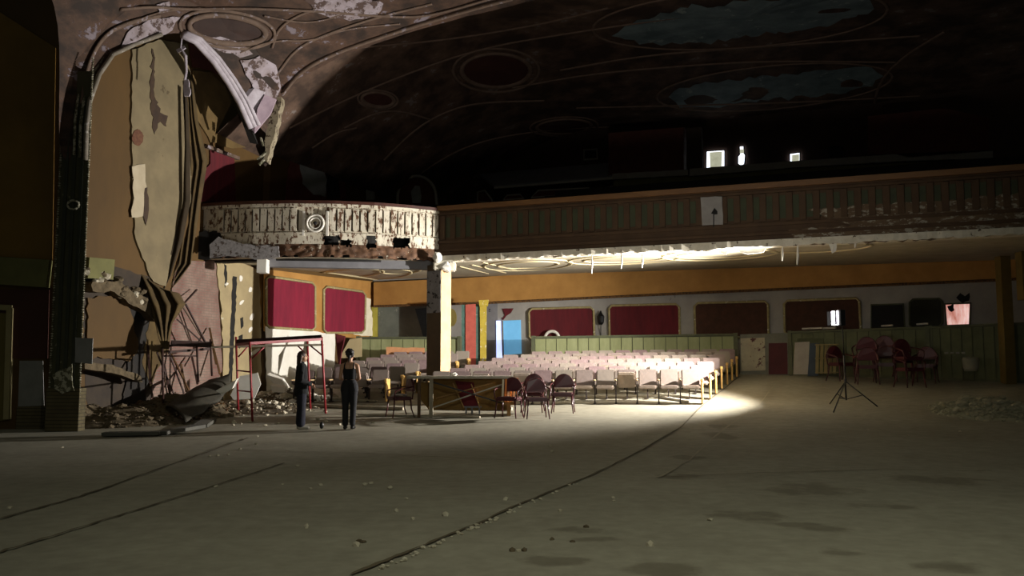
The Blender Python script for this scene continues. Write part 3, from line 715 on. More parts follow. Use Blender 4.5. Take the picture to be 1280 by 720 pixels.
for q in [[(575, 333), (610, 342)], [(590, 331), (632, 341)], [(604, 328), (646, 338)]]:
    relief('soffit_bar', [q[0], ((q[0][0] + q[1][0]) / 2, (q[0][1] + q[1][1]) / 2), q[1]], BVS, .04, MATS['cream_ring'], sf, closed=False)
# torn soffit scraps hanging from the lip
drips = [(740, 321, 342), (777, 320, 336), (803, 318, 335), (978, 312, 326), (997, 310, 331), (1041, 306, 316), (1069, 303, 310)]
for k, (x, y0, y1) in enumerate(drips):
    p = PMp.hit(x, y0 - 3, .02); q = PMp.hit(x - .5, y1, .02); mb = MB(); mb.tube([p, p.lerp(q, .5) + Vector((.01, 0, 0)), q], [.02, .03, .015], 6)
    mb.put('hanging_scrap', m_white, label='thin white scrap hanging from balcony lip, %s from the left' % ('first', 'second', 'third', 'fourth', 'fifth', 'sixth', 'last')[k], cat='plaster scrap', group='scraps hanging from the balcony lip')
for k, q in enumerate([[(915, 312), (958, 309), (955, 315), (935, 318), (925, 315)], [(1036, 305), (1046, 304), (1045, 314), (1040, 317)], [(895, 313), (912, 312), (908, 318), (898, 316)]]):
    patch('hanging_scrap', q, PMp, m_white, .0, .03, .6, 50 + k, parent=bal, step=5)

# --- yellow soffit band along the back wall
bd = Plane((-5.4, 33.7), (15.2, 27.4))
def bandpt(px, py): return bd.hit(px, py, 0)
mb = MB(); P_ = [(467, 353), (560, 348.5), (860, 331), (1240, 313), (1400, 306), (1400, 341), (1240, 350), (860, 366), (612, 378), (467, 383)]
mb.prism([bandpt(*q) for q in P_], -bd.n * .3); bnd = mb.put('trim_3', m_orange, kind='structure')
mb = MB(); mb.tube([bd.hit(*q, .02) for q in P_[:-6] ][:0] or [bd.hit(x, y, .03) for x, y in ((467, 383), (612, 378.5), (860, 366.5), (1240, 350.5), (1400, 341.5))], .05, 6); mb.put('band_bead', M('dark_bead', '3c2814', '6b4a22', scale=20, lo=.45, hi=.55), parent=bnd)
# orange skin on left wall under the balcony
patch('orange_wall_skin', [(329, 336), (400, 345), (466, 352), (466, 384), (462, 384), (461, 424), (329, 414)], WUn, m_orange, .01, .02, 0, parent=wl)
patch('white_dado', [(331, 408), (418, 417), (419, 476), (333, 492)], WUn, m_white, .035, .02, .8, 61, parent=wl)
patch('cream_peel', [(456, 372), (463, 374), (463, 386), (466, 400), (465, 420), (452, 420), (440, 417), (456, 412)], WUn, M('bare_cream', 'd8cfb6', 'e4dcc6'), .035, .02, .8, 62, parent=wl, step=4)
def wallpanel(pts, pl, fab, label, off=.05, r_=.045, group='framed damask wall panels', fr=None):
    c = pl.hit(sum(p[0] for p in pts) / len(pts), max(p[1] for p in pts), off)
    t = thing('wall_panel', label, 'wall panel', tuple(c), 0, group)
    patch('damask', pts, pl, fab, off, .02, 0, parent=t)
    outline(pts, pl, off + .03, r_).put('frame', fr or m_frame, parent=t, smooth=True)
wallpanel(chamfer((333, 345), (394, 354), (394, 413), (333, 409)), WUn, m_red, 'bright crimson damask panel on orange side wall, nearer the cream plaster corner')
wallpanel(chamfer((405, 358), (457, 365), (456, 416), (404.5, 416)), WUn, m_red, 'bright crimson damask panel on orange side wall, nearer the back corner')
wallpanel(chamfer((661, 386), (742, 384), (743, 424), (662, 425)), BWn, m_redd, 'dark red damask panel behind the white arched ring on back wall')
wallpanel(chamfer((761, 382), (849, 380), (850, 422), (762, 424)), BWn, m_redd, 'dark red damask panel just right of the wall lantern')
wallpanel(chamfer((868, 379), (960, 376.5), (961, 421), (869, 423)), BWn, m_brownpan, 'faded brown damask panel above the end of the low green partition')
wallpanel(chamfer((980, 376), (1074, 372.5), (1076, 416), (981, 419)), BWn, m_brownpan, 'dim brown damask panel behind the tripod lamp')
wallpanel([(1089, 381), (1129, 380), (1131, 410), (1089, 411)], BWn, m_dark, 'near black square panel right of the tripod lamp', r_=.03, fr=m_greend)  # dark opening's shade given as a near-black sheet
wallpanel(chamfer((1137, 374), (1178, 373), (1178, 408), (1137, 410)), BWn, M('olive_black', '22241a', '2c2e20'), 'dim olive panel left of the lit pink opening', r_=.03, fr=m_greend)
# lit opening on the right
wo = patch('window_1', [(1182, 381), (1212, 380), (1211, 405), (1184, 406)], BWn, M('lit_pink_room', 'a8604e', 'f0c8c0', scale=2.2, emit=1.0, bump=0, stretch=(2, 2, .5)), .02, .03, 0, kind='structure')
outline([(1181, 380), (1213, 379), (1212, 406), (1183, 407)], BWn, .05, .04).put('window_frame', m_greend, parent=wo)
patch('dark_rag', [(1184, 383), (1192, 380), (1193, 388), (1189, 390), (1186, 388)], BWn, m_dark, .07, .02, .7, 3, parent=wo, step=3)
patch('wall_stain', [(1195, 372), (1200, 366), (1206, 370), (1212, 366), (1211, 376), (1203, 379)], BWn, m_dark, .02, .01, 1, 5, parent=wb, step=4)
# blue door region
BD = M('blue_room_glow', '5c9cc8', '6cacd6', scale=1, emit=.55, bump=0)  # lit room beyond the door given as a glowing blue surface
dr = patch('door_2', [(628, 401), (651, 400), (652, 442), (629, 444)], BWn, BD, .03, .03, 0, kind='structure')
patch('daylight_gap', [(620.5, 401), (627, 401), (628, 450), (621, 451)], BWn, M('daylight', 'a8b8ff', 'c8d4ff', emit=1.4, bump=0), .04, .04, 0, parent=dr)
patch('door_edge', [(626.6, 401), (629, 401), (630, 444), (628, 445)], BWn, m_steel, .08, .03, 0, parent=dr)
patch('torn_hole', [(628, 386), (642, 385.5), (639, 391), (633, 395), (629, 400), (627, 399), (631, 394)], BWn, m_redd, .03, .01, .4, 7, parent=wb, step=4)
patch('torn_hole', [(611, 386), (613.5, 386), (613.5, 390), (611, 390)], BWn, m_dark, .03, .01, .3, 7, parent=wb, step=4)
patch('grey_pier', [(607, 380), (622, 379), (622, 448), (608, 450)], BWn, M('grey_pier_paint', '6d6c70', '7c7b7e'), .02, .02, 0, parent=wb)
# left part of the back wall
patch('mottled_field', [(473, 384), (533, 381), (533, 424), (473, 425)], BWn, m_grey, .02, .03, 0, parent=wb)
patch('yellow_strip', [(463, 384), (472.5, 384), (472.5, 424), (463, 426)], BWn, M('mustard_paint', 'a59a3c', 'b5aa48'), .02, .05, 0, parent=wb)
patch('dark_doorway', [(519, 386), (533, 385), (533, 424), (530, 424)], BWn, M('slate_blue', '2c3840', '384650'), .055, .02, .3, 3, parent=wb)
patch('olive_oval', ell(565, 397, 6, 11), BWn, M('olive_gold', '7a6c34', '8c7c40'), .02, .03, 0, parent=wb)

# painted post (teal / red / mustard)
post = thing('painted_post', 'square post painted teal, red and mustard behind the seats', 'post', tuple(W(592, 452, 31.0)))
PP = Plane(W(577, 400, 31.1).xy, W(603, 400, 31.1).xy)
for x0, x1, nm, mt, th in ((577, 603, 'core', M('teal_paint', '3c5850', '4a6a60', scale=6, peel='b5b8a8', peel_t=.64, pscale=9), .02), (582, 595, 'red_strip', M('red_oxide', 'a0483c', 'b05446', scale=5), .06)):
    patch(nm, [(x0, 381), (x1, 380), (x1, 456), (x0, 457)], PP, mt, 0, th, 0, parent=post)
m_must = M('mustard_peeling', 'a5902e', 'b8a23a', scale=4, peel='d8cfb8', peel_t=.58, pscale=5)
patch('mustard_edge', [(600, 379), (608.5, 379), (608, 452), (600.5, 453)], PP, m_must, -.1, .2, .3, parent=post, step=30)
patch('capital', [(599, 376), (611, 375.5), (610, 383), (599.5, 383.5)], PP, m_must, -.1, .3, 0, parent=post)
# balcony pillar
pc = W(541, 440, 25.6)
pl_ = thing('balcony_pillar', 'tall square pillar under the balcony corner, one flank brightly lit', 'pillar', (pc.x, pc.y, fz(pc.x, pc.y)))
pa, pb2, pc2 = W(533.5, 420, 25.25), W(550.5, 420, 24.9), W(563, 420, 25.25)
base = [Vector((p.x, p.y, pl_.location.z - .05)) for p in (pa, pb2, pc2)]; base.append(base[0] + base[2] - base[1])
mb = MB(); mb.prism(base, (0, 0, 4.38 - base[0].z)); mb.put('shaft', M('pillar_paint', '4c3e2e', '5a4a36', scale=3, peel='8c8070', peel_t=.66, pscale=5), parent=pl_)
def shell(z0, z1, o, name, mat, k0=0, k1=1):
    a, b = base[k0], base[k1]; d = (b - a).normalized(); nn = Vector((d.y, -d.x, 0))
    if nn.dot(-a) < 0: nn = -nn
    mb = MB(); mb.prism([Vector((a.x, a.y, z0)) + nn * .004, Vector((b.x, b.y, z0)) + nn * .004, Vector((b.x, b.y, z1)) + nn * .004, Vector((a.x, a.y, z1)) + nn * .004], nn * o); mb.put(name, mat, parent=pl_)
shell(3.0, 4.2, .01, 'upper_plaster', M('pitted_grey_plaster', '7c7a7c', '8e8c8e', scale=5, peel='2a2420', peel_t=.57, pscale=6))
shell(.6, 4.3, .012, 'lit_flank_tint', M('peach_lit_side', 'cfa878', 'dcb68a', scale=3), 1, 2)  # lamp light on this flank put into a paler peach colour
mb = MB(); mb.box(W(556, 333, 25.2), (.62, .6, .28)); mb.bevel(.04); mb.put('capital', m_blip, parent=pl_)
mb = MB(); mb.ball(W(558, 334, 24.95), .16, (1, .8, 1), 2, .2); mb.ball(W(547, 322, 24.95), .14, (1, .8, 1.2), 2, .2); mb.put('capital_lump', m_white, parent=pl_)

# --- low partitions of upright boards
def partition(a, b, za, zb, label, nboards, board, post_w=.12, skip=None):
    A = Vector((a[0], a[1], fz(*a))); B = Vector((b[0], b[1], fz(*b))); d = (B - A); d.z = 0; L_ = d.length; d.normalize(); nn = Vector((d.y, -d.x, 0))
    if nn.dot(-A) < 0: nn = -nn
    t = thing('low_partition', label, 'partition', tuple((A + B) / 2), 0)
    def sect(s0, s1, f0, f1, o0, o1, name, mat):
        q = []
        for s in (s0, s1):
            p = A + d * s; zt = za + (zb - za) * s / L_; z0 = fz(p.x, p.y) - .03
            lo_ = z0 + f0 if f0 >= 0 else zt + f0; hi_ = zt + f1
            q.append((p, lo_, hi_))
        (p, l0, h0), (p2, l1, h1) = q
        mb = MB(); mb.hull8([(*(p + nn * o0).xy, l0), (*(p2 + nn * o0).xy, l1), (*(p2 + nn * o0).xy, h1), (*(p + nn * o0).xy, h0), (*(p + nn * o1).xy, l0), (*(p2 + nn * o1).xy, l1), (*(p2 + nn * o1).xy, h1), (*(p + nn * o1).xy, h0)])
        mb.put(name, mat, parent=t)
    sect(0, L_, 0, -.05, -.12, 0, 'backing', m_greend)
    sect(-.03, L_ + .03, -.06, 0, -.2, .08, 'top_rail', m_greend)
    for k in range(nboards):
        s0 = L_ * k / nboards + .012; s1 = L_ * (k + 1) / nboards - .012
        sect(s0, s1, 0.10, -.09, 0, .035, 'board', board)
    sect(-.12, 0, 0, .02, -.15, .08, 'end_post', m_greend); sect(L_, L_ + .12, 0, .02, -.15, .08, 'end_post', m_greend)
    return t
zt = lambda px, py, Y: W(px, py, Y).z
partition((W(669, 421, 29.9).x, 29.9), (W(917, 417, 28.6).x, 28.6), zt(669, 420.5, 29.9), zt(917, 417, 28.6), 'long sage green boarded partition behind the right block of seats', 18, m_green)
partition((W(450, 421, 31.4).x, 31.4), (W(572, 421, 30.8).x, 30.8), zt(450, 421, 31.4), zt(572, 421, 30.8), 'sage green boarded partition behind the left block of seats', 9, m_green)
m_gdim = M('dimmed_sage_board', '4c5036', '585c40', scale=3)  # sage board darkened, the right side's low light put into its colour
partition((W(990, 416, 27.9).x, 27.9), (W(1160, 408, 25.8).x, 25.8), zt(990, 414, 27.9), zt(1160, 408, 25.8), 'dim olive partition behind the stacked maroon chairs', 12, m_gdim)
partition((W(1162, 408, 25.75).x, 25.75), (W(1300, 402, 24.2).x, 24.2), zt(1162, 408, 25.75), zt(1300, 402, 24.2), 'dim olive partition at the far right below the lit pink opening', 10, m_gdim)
LWn = Plane((7.4, 28.55), (8.72, 28.0))
lw = MB(); lw.prism([LWn.hit(925, 418), LWn.hit(989, 416), LWn.hit(989, 470), LWn.hit(925, 472)], -LWn.n * .15); lw = lw.put('low_wall', M('grey_dado', '5c5c52', '6a6a5e'), label='short grey dado wall between the two partitions', cat='wall')
patch('peeling_cream_panel', [(926, 423), (956, 422), (957, 463), (927, 464)], LWn, M('cream_maroon_peel', '8c8472', 'a0987f', scale=3, peel='4e2a28', peel_t=.56, pscale=3.5), .01, .03, 0, parent=lw)
patch('dark_red_hatch', [(961, 429), (984, 428.5), (984.5, 467.5), (961, 468)], LWn, M('dark_red_door', '3c1014', '481418'), .01, .03, 0, parent=lw)
patch('orange_board', [(483, 434), (531, 435), (531, 446), (483, 446)], Plane((-4.4, 30.4), (-2.9, 30.4)), M('orange_ply', 'b07850', 'c08a60', scale=4), 0, .04, .6, 4, label='orange plywood board leaning along the left partition', cat='board', step=8)
mb = MB(); mb.tube([BWn.hit(690 + 9 * math.cos(a), 424 - 10 * math.sin(a), .25) for a in [PI * k / 14 for k in range(15)]], .055, 8)
mb.put('white_arched_ring', m_white, label='white arched hoop standing behind the long partition', cat='hoop', smooth=True)
# wall lantern
ln = thing('wall_lantern', 'small dark iron lantern hung between two red wall panels', 'lantern', tuple(BWn.hit(751, 408, .15)))
mb = MB(); mb.lathe([(.05, 0), (.11, .08), (.13, .3), (.05, .42), (.02, .5)], BWn.hit(751, 406, .15), 8); mb.put('lantern_body', m_blackm, parent=ln)
mb = MB(); mb.tube([BWn.hit(751, 393, .15), BWn.hit(751, 391, .0)], .02, 6); mb.tube([BWn.hit(751, 405, .15), BWn.hit(751, 420, .03)], .015, 6); mb.put('bracket', m_blackm, parent=ln)
for k, (x0, x1, y, lb) in enumerate([(1003, 1028, 411, 'pale strip of board lying on the olive partition, left end'), (1029, 1045, 410.5, 'shorter pale board strip on olive partition beside the tripod lamp'), (1102, 1116, 407.5, 'crumpled pale paper on top of the olive partition'), (1146, 1160, 405.5, 'thin pale scrap on the olive partition left of the lit opening')]):
    Y = 27.7 - (x0 - 1003) / 160 * 2.1
    mb = MB(); a = W(x0, y, Y); b = W(x1, y - 1.0, Y - (x1 - x0) * .012); mb.beam(a, b, .14, .05); mb.put('pale_board_strip', M('dull_white', '8f8c84', 'a09c94'), label=lb, cat='board')

# --- upper balcony floor, parapet bands, back windows
bf = MB()
A0 = Vector((-2.0, 25.7, 0)); A1 = Vector((15, 19.1, 0)); dd = Vector((.39, .92, 0))
steps = 9
for k in range(steps):
    s0 = .3 + k * 1.15; s1 = s0 + 1.15; z = 5.05 + k * .42
    q = [A0 + dd * s0, A1 + dd * s0, A1 + dd * s1, A0 + dd * s1]
    bf.hull8([(v.x, v.y, 4.93) for v in q][::-1] + [(v.x, v.y, z) for v in q][::-1])
bf.put('balcony_floor', M('dark_step_concrete', '241f1a', '302a22'), kind='structure')
bl = MB(); bl.prism([Vector((-8.5, 25.1, 4.86)), Vector((-2.1, 25.8, 4.86)), Vector((1.5, 36, 4.86)), Vector((-4.9, 34.8, 4.86)), Vector((-7.6, 27.8, 4.86))], (0, 0, .1)); bl.put('balcony_floor', MATS['dark_step_concrete'], kind='structure')
UP = Plane((2.0, 35.4), (16, 29.4))
def upper(name, pts, mat, off, th, jg=0, **kw): return patch(name, pts, UP, mat, off, th, jg, **kw)
up = upper('upper_parapet', [(768, 224), (1010, 210), (1240, 200), (1300, 197), (1300, 240), (768, 262)], M('olive_dark', '55502c', '635e36', scale=2), 0, .12, label='dim olive low wall at the back of the balcony with a pale coping', cat='low wall')
upper('pale_coping', [(768, 219), (862, 214), (862, 221), (768, 226)], M('dull_grey_coping', '8a8680', '98948c'), .0, .3, .3, parent=up)
upper('pale_coping', [(864, 213), (1000, 203), (1120, 195), (1135, 199), (1240, 191), (1240, 200), (1120, 204), (1000, 211), (864, 222)], MATS['dull_grey_coping'], .0, .3, .3, parent=up)
upper('brown_wall_block', [(765, 170), (858, 163), (858, 216), (765, 222)], M('deep_red_brown', '4a241a', '582c20'), -.4, .5, label='deep red brown booth wall beyond the balcony rail, left of the bright windows', cat='booth')
upper('booth_pier', [(859, 163), (878, 161), (880, 213), (862, 216)], M('dim_brown_pier', '2c2016', '38291c'), -.2, .3, label='dim brown pier at the right end of the booth wall', cat='pier')
upper('booth_wall', [(1085, 148), (1180, 138), (1235, 150), (1235, 190), (1085, 196)], MATS['deep_red_brown'], -.4, .3, label='dim sloping booth wall at the right behind the balcony', cat='booth')
gs = thing('tilted_grey_slab', 'long tilted grey slab roofing the dark bay behind the balcony rail', 'slab', tuple(UP.hit(690, 235, 0)))
mb = MB(); q = [UP.hit(600, 220, -1.2), UP.hit(767, 206, -1.2), UP.hit(768, 223, .2), UP.hit(618, 235, .2)]; mb.prism(q, (0, 0, .1)); mb.put('slab', M('dark_grey_slab', '77777e', '86868c'), parent=gs)
mb = MB(); mb.beam(q[3], q[2], .08, .08); mb.put('pale_edge', M('dull_edge', 'a09c94', 'aaa69e'), parent=gs)
for k, q in enumerate([[(597, 252), (597, 240), (606, 238), (615, 250), (615, 254)], [(629, 250), (634, 244), (650, 243), (655, 248)], [(664, 247), (673, 238), (736, 235), (742, 241)], [(752, 241), (757, 235), (766, 233), (767, 240)]]):
    t = thing('arched_bay_panel', ('dim panel with a cut corner frame, %s under the tilted grey slab' % ('leftmost', 'second from left', 'widest', 'rightmost')[k]), 'wall panel', tuple(UP.hit(q[0][0], q[0][1], 0)))
    patch('panel', q, UP, MATS['deep_red_brown'], .05, .02, 0, parent=t); MB().tube([UP.hit(x, y, .09) for x, y in q], .035, 5, closed=True).put('frame', M('dull_white_frame', '9a948c', 'a8a298'), parent=t)
m_day = M('window_daylight', 'e8f0ff', 'f4f8ff', emit=2.2, bump=0)
def dayw(nm, pts, blind, pane2=None):
    o = patch(nm, pts, BUn, m_day, .05, .03, 0, kind='structure')
    outline(pts, BUn, .09, .035, 5).put('window_frame', m_dark, parent=o)
    if blind: patch('blind', blind, BUn, M('glowing_yellow_blind', 'a8a890', 'c0c0a8', emit=.9, bump=0), .10, .03, 0, parent=o)  # daylight through the blind put in as its own glow
    return o
dayw('window_2', [(883, 189), (906, 187.5), (906, 212), (882.5, 213.5)], [(887, 190.5), (902.5, 189.5), (902, 210.5), (888, 211.5)])
dayw('window_3', [(924, 183), (930, 182.5), (930, 191), (932, 194), (931, 205), (927, 208), (922, 205), (922, 196), (924.5, 193)], [(925, 187), (930, 186.7), (930, 191.5), (925, 192)])
dayw('window_4', [(987, 192), (1000, 190.5), (1000, 202.5), (987, 203.8)], [(990, 194), (999, 193), (999, 202), (990, 203)])
sq = patch('booth_port', [(730, 187.5), (746, 186.5), (746.5, 198.5), (730, 199.5)], BUn, m_dark, .05, .03, 0, label='small square port framed in pale grey high behind the balcony', cat='port')
outline([(730, 187.5), (746, 186.5), (746.5, 198.5), (730, 199.5)], BUn, .09, .05, 5).put('frame', MATS['dull_white_frame'], parent=sq)
sq = patch('booth_port', [(1036, 183), (1054, 182), (1054, 195), (1036, 196)], BUn, m_dark, .05, .03, 0, label='barely visible dark port to the right of the bright windows', cat='port')
outline([(1036, 183), (1054, 182), (1054, 195), (1036, 196)], BUn, .09, .03, 5).put('frame', M('very_dim_frame', '2c2a24', '34312a'), parent=sq)

# --- reliefs on the rear vault
for cx, cy, rx, ry, ro_ in ((620, 88, 43, 21, 0), (472, 124, 20, 9, .1), (705, 158, 34, 9, -.05)):
    relief('oval_moulding', ell(cx, cy, rx, ry, ro_), BVB, .10, M('dim_moulding', '6a5648', '7c6658'), vb)
    relief('oval_moulding', ell(cx, cy, rx * 1.25, ry * 1.3, ro_), BVB, .06, MATS['dim_moulding'], vb)
    decal('oval_field', ell(cx, cy, rx * .93, ry * .9, ro_), BVB, M('umber_oval', '42221a', '4c2a20'), vb, .05)
for q in [[(362, 160), (420, 130), (500, 95), (600, 60), (720, 40), (860, 20), (1000, 5)], [(500, 240), (540, 205), (600, 175), (700, 160), (800, 158)], [(640, 110), (740, 92), (860, 82), (960, 76), (1120, 78)],
          [(700, 88), (800, 70), (900, 62), (1000, 55), (1150, 45)], [(480, 200), (520, 160), (560, 138), (600, 128), (680, 126)], [(440, 60), (560, 50), (680, 30), (760, 10)], [(1180, 40), (1130, 70), (1100, 100), (1090, 140)],
          [(430, 160), (470, 140), (500, 138), (540, 150)], [(390, 185), (420, 165), (445, 160)], [(720, 135), (850, 132), (1000, 128), (1150, 120)]]:
    relief('vault_rib', q, BVB, .06, MATS['dim_moulding'], vb, closed=False)
decal('blue_ceiling_panel', [(765, 45), (790, 30), (850, 10), (930, 2), (1020, -8), (1080, -6), (1092, 10), (1070, 22), (1010, 36), (940, 46), (870, 54), (800, 56)], BVB, m_bluegrey, vb, .06, 3, 4)
decal('blue_ceiling_panel', [(836, 122), (850, 110), (900, 102), (960, 95), (1030, 88), (1090, 84), (1104, 96), (1090, 108), (1030, 118), (960, 126), (900, 134), (850, 134)], BVB, m_bluegrey, vb, .06, 4, 3)
relief('panel_surround', ell(925, 24, 185, 36, -.07, 40), BVB, .05, MATS['dim_moulding'], vb)
relief('panel_surround', ell(968, 109, 148, 27, -.09, 40), BVB, .05, MATS['dim_moulding'], vb)
# murals and niches on the upper left wall
WM = WUn
patch('mural_field', [(362, 195), (428, 196), (432, 250), (356, 250)], WM, M('faded_red_mural', '5c2a24', '6c342c'), .02, .03, 1.2, 71, parent=wl)
patch('mural_figure', [(375, 202), (402, 206), (408, 225), (406, 246), (392, 244), (378, 230)], WM, M('faded_grey_mural', '8c8e8e', '9c9e9c', scale=3), .055, .02, 1.5, 72, parent=wl)
patch('mural_dark_strip', [(408, 196), (422, 197), (424, 248), (408, 248)], WM, m_dark, .055, .02, 1, 73, parent=wl)  # near-black strip across the mural
patch('dark_niche', [(449, 160), (463, 161), (462, 203), (447, 202)], WM, M('ink_blue', '10121c', '181a26'), .02, .02, .5, 74, parent=wl)
patch('white_frond', [(453, 206), (459, 208), (466, 225), (468, 250), (458, 250), (455, 225)], WM, m_wallgrey, .02, .04, .8, 75, parent=wl)
patch('white_frond', [(478, 205), (476, 212), (468, 228), (466, 250), (463, 250), (466, 225), (472, 212)], WM, m_wallgrey, .03, .04, .5, 76, parent=wl)
nch = thing('arched_niche', 'dim arched niche with pale rim behind the balcony corner', 'niche', tuple(W(521, 252, 35)))
PN = Plane((-5, 35.2), (-1.5, 34.2))
pts = [(497, 256)] + [(521 + 24 * math.cos(a), 246 - 26 * math.sin(a)) for a in [PI - PI * k / 16 for k in range(17)]] + [(546, 256)]
patch('recess', pts, PN, MATS['deep_red_brown'], 0, .04, 0, parent=nch); MB().tube([PN.hit(x, y, .08) for x, y in pts], .06, 6).put('rim', MATS['dull_white_frame'], parent=nch)
patch('figure', [(516, 254), (514, 240), (519, 232), (525, 233), (527, 246), (526, 254)], PN, MATS['faded_grey_mural'], .05, .03, .4, 4, parent=nch)

# right hand post and pilaster under balcony
mb = MB(); a = W(1252, 300, 24.5); mb.box((a.x, a.y, 2.7), (.28, .3, 3.7)); mb.put('trim_4', M('dim_ochre_post', '5a4a1c', '6a5824'), kind='structure')
mb = MB(); a = W(1277, 300, 23.5); mb.box((a.x, a.y, 3.9), (.22, .3, 1.3)); mb.put('trim_5', MATS['dim_ochre_post'], kind='structure')

# ================================================================== THINGS
# --- theatre seats
def seat_meshes():
    q = {}
    mb = MB(); m = Matrix.Rotation(math.radians(-12), 3, 'X')
    mb.box((0, .20, .66), (.485, .065, .46), m); mb.bevel(.03, 2); q['backrest'] = mb.mesh('backrest', m_seatb, smooth=False)
    mb = MB(); mb.box((0, .245, .64), (.46, .02, .44), m); q['back_board'] = mb.mesh('back_board', m_iron)
    mb = MB(); mb.box((0, -.20, .01), (.46, .42, .10)); mb.bevel(.03, 2); q['seat'] = mb.mesh('seat', m_seatc)
    mb = MB(); mb.box((-.272, .02, .30), (.03, .09, .60)); mb.box((-.272, .02, .02), (.05, .30, .03)); mb.box((-.272, .0, .54), (.028, .30, .10)); q['standard'] = mb.mesh('standard', m_iron)
    mb = MB(); mb.box((-.272, -.04, .615), (.055, .34, .035)); mb.bevel(.012, 1); q['armrest'] = mb.mesh('armrest', m_arm)
    mb = MB(); mb.box((.272, -.02, .32), (.05, .34, .62)); mb.box((.272, -.16, .60), (.075, .12, .09)); mb.bevel(.015, 1); q['end_panel'] = mb.mesh('end_panel', m_endp)
    return q
SM = seat_meshes()
ordn = ['first', 'second', 'third', 'fourth', 'fifth', 'sixth', 'seventh', 'eighth', 'ninth', 'tenth', 'eleventh', 'twelfth', 'thirteenth', 'fourteenth']
def seat(loc, rz, label, group, end=False, up=False):
    t = thing('theatre_seat', label, 'theatre seat', loc, rz, group)
    for nm in ('backrest', 'back_board', 'seat', 'standard', 'armrest') + (('end_panel',) if end else ()):
        o = bpy.data.objects.new(nm, SM[nm]); C.objects.link(o); o.parent = t
        if nm == 'seat':
            o.location = (0, .15, .42); 
            if up: o.rotation_euler = (math.radians(-68), 0, 0); 
        if nm == 'end_panel': o['label'] = 'golden brown end panel'
    return t
PITCHS = .545
for row in range(7):
    px_, py_ = [(878, 505), (888, 496), (895, 491), (902, 485), (909, 479), (915, 475), (921, 471)][row]
    Y = 22.5 + .866 * row; end = W(px_, py_, Y); ang = math.radians(11)
    for k in range(13):
        s = PITCHS * (k + .5)
        th = ang - k * .008                                   # the rows bend slightly
        x = end.x - math.cos(ang - k * .004) * s; y = end.y + math.sin(ang - k * .004) * s
        if row == 6 and k > 11: continue
        up = (R.random() < .22) if row else (k in (3, 8, 10))
        lb = 'theatre seat, %s row from front of right block, %s from aisle end' % (ordn[row], ordn[k])
        seat((x, y, fz(x, y)), -th, lb, 'theatre seats in the right-hand block', k == 0, up)
    # riser under the row
for row in range(7):
    Y = 24.4 + .866 * row; x0 = -3.42 + .33 * row; ang = math.radians(9)
    for k in range(5 if row else 5):
        s = PITCHS * (k + .5); x = x0 - math.cos(ang) * s; y = Y + math.sin(ang) * s
        lb = 'theatre seat, %s row from front of left block, %s from pillar aisle' % (ordn[row], ordn[k])
        seat((x, y, fz(x, y)), -ang, lb, 'theatre seats in the left block', k == 0, R.random() < .2)
# pale boards on the floor before the seats
def plank(a, b, w_, h_, label, mat, cat='plank', name='wooden_plank'):
    A = fhit(*a); B = fhit(*b); A.z += h_ / 2 + .015; B.z += h_ / 2 + .015; n_ = 6; mb = MB()
    for i in range(n_):
        p = A.lerp(B, i / n_); q = A.lerp(B, (i + 1) / n_); p.z = fz(p.x, p.y) + h_ / 2 + .01; q.z = fz(q.x, q.y) + h_ / 2 + .01; mb.beam(p, q, w_, h_)
    return mb.put(name, mat, label=label, cat=cat)
m_pk = M('dusty_plank', '8c8270', 'a39984', scale=5)
plank((368, 508), (505, 513), .12, .07, 'long pale timber batten on the floor behind the two people', m_pk)
plank((540, 512), (640, 513.5), .12, .07, 'pale timber batten lying under the braced table', m_pk)
plank((448, 520), (600, 523), .08, .04, 'thin pale batten on the floor in front of the braced table', m_pk)
plank((388, 499), (470, 503), .10, .06, 'grey batten at the feet of the left seat block', m_pk)
plank((828, 498), (862, 503.5), .12, .05, 'white batten lying before the front row near the aisle', M('white_batten', 'b8b0a0', 'c8c0b0'))

# --- banquet armchairs
def armchair_meshes():
    q = {}
    mb = MB()
    mb.prism([Vector((.24 * math.cos(a) * (1 if a else 1), .22 + .03 * abs(math.cos(a)), .62 + (.30 * math.sin(a)))) for a in [PI * k / 12 for k in range(13)]] + [Vector((-.22, .22, .60)), Vector((.22, .22, .60))], (0, .05, 0))
    q['backrest'] = mb.mesh('backrest', m_chairred, smooth=False)
    mb = MB(); mb.box((0, 0, .44), (.50, .48, .09)); mb.bevel(.03, 2); q['seat'] = mb.mesh('seat', m_chairred)
    mb = MB(); mb.tube([(.25 * math.cos(a), .25, .60 + .32 * math.sin(a)) for a in [PI * k / 12 for k in range(13)]], .016, 6); mb.tube([(-.25, .25, .60), (-.22, .24, .42)], .016, 6); mb.tube([(.25, .25, .60), (.22, .24, .42)], .016, 6)
    q['back_frame'] = mb.mesh('back_frame', m_chairframe, smooth=True)
    for s, nm in ((-1, 'arm_left'), (1, 'arm_right')):
        mb = MB(); mb.tube([(s * .25, .25, .72), (s * .29, .10, .69), (s * .30, -.08, .66), (s * .29, -.20, .62), (s * .27, -.22, .52), (s * .25, -.20, .42)], .018, 6); q[nm] = mb.mesh('arm', m_chairframe, smooth=True)
    for i, (sx, sy) in enumerate(((-1, -1), (1, -1), (-1, 1), (1, 1))):
        mb = MB(); mb.tube([(sx * .22, sy * .20, .42), (sx * .235, sy * .215, .2), (sx * .26, sy * (.25 if sy < 0 else .29), 0)], [.02, .018, .014], 6); q['leg%d' % i] = mb.mesh('leg', m_chairframe, smooth=True)
    return q
AM = armchair_meshes()
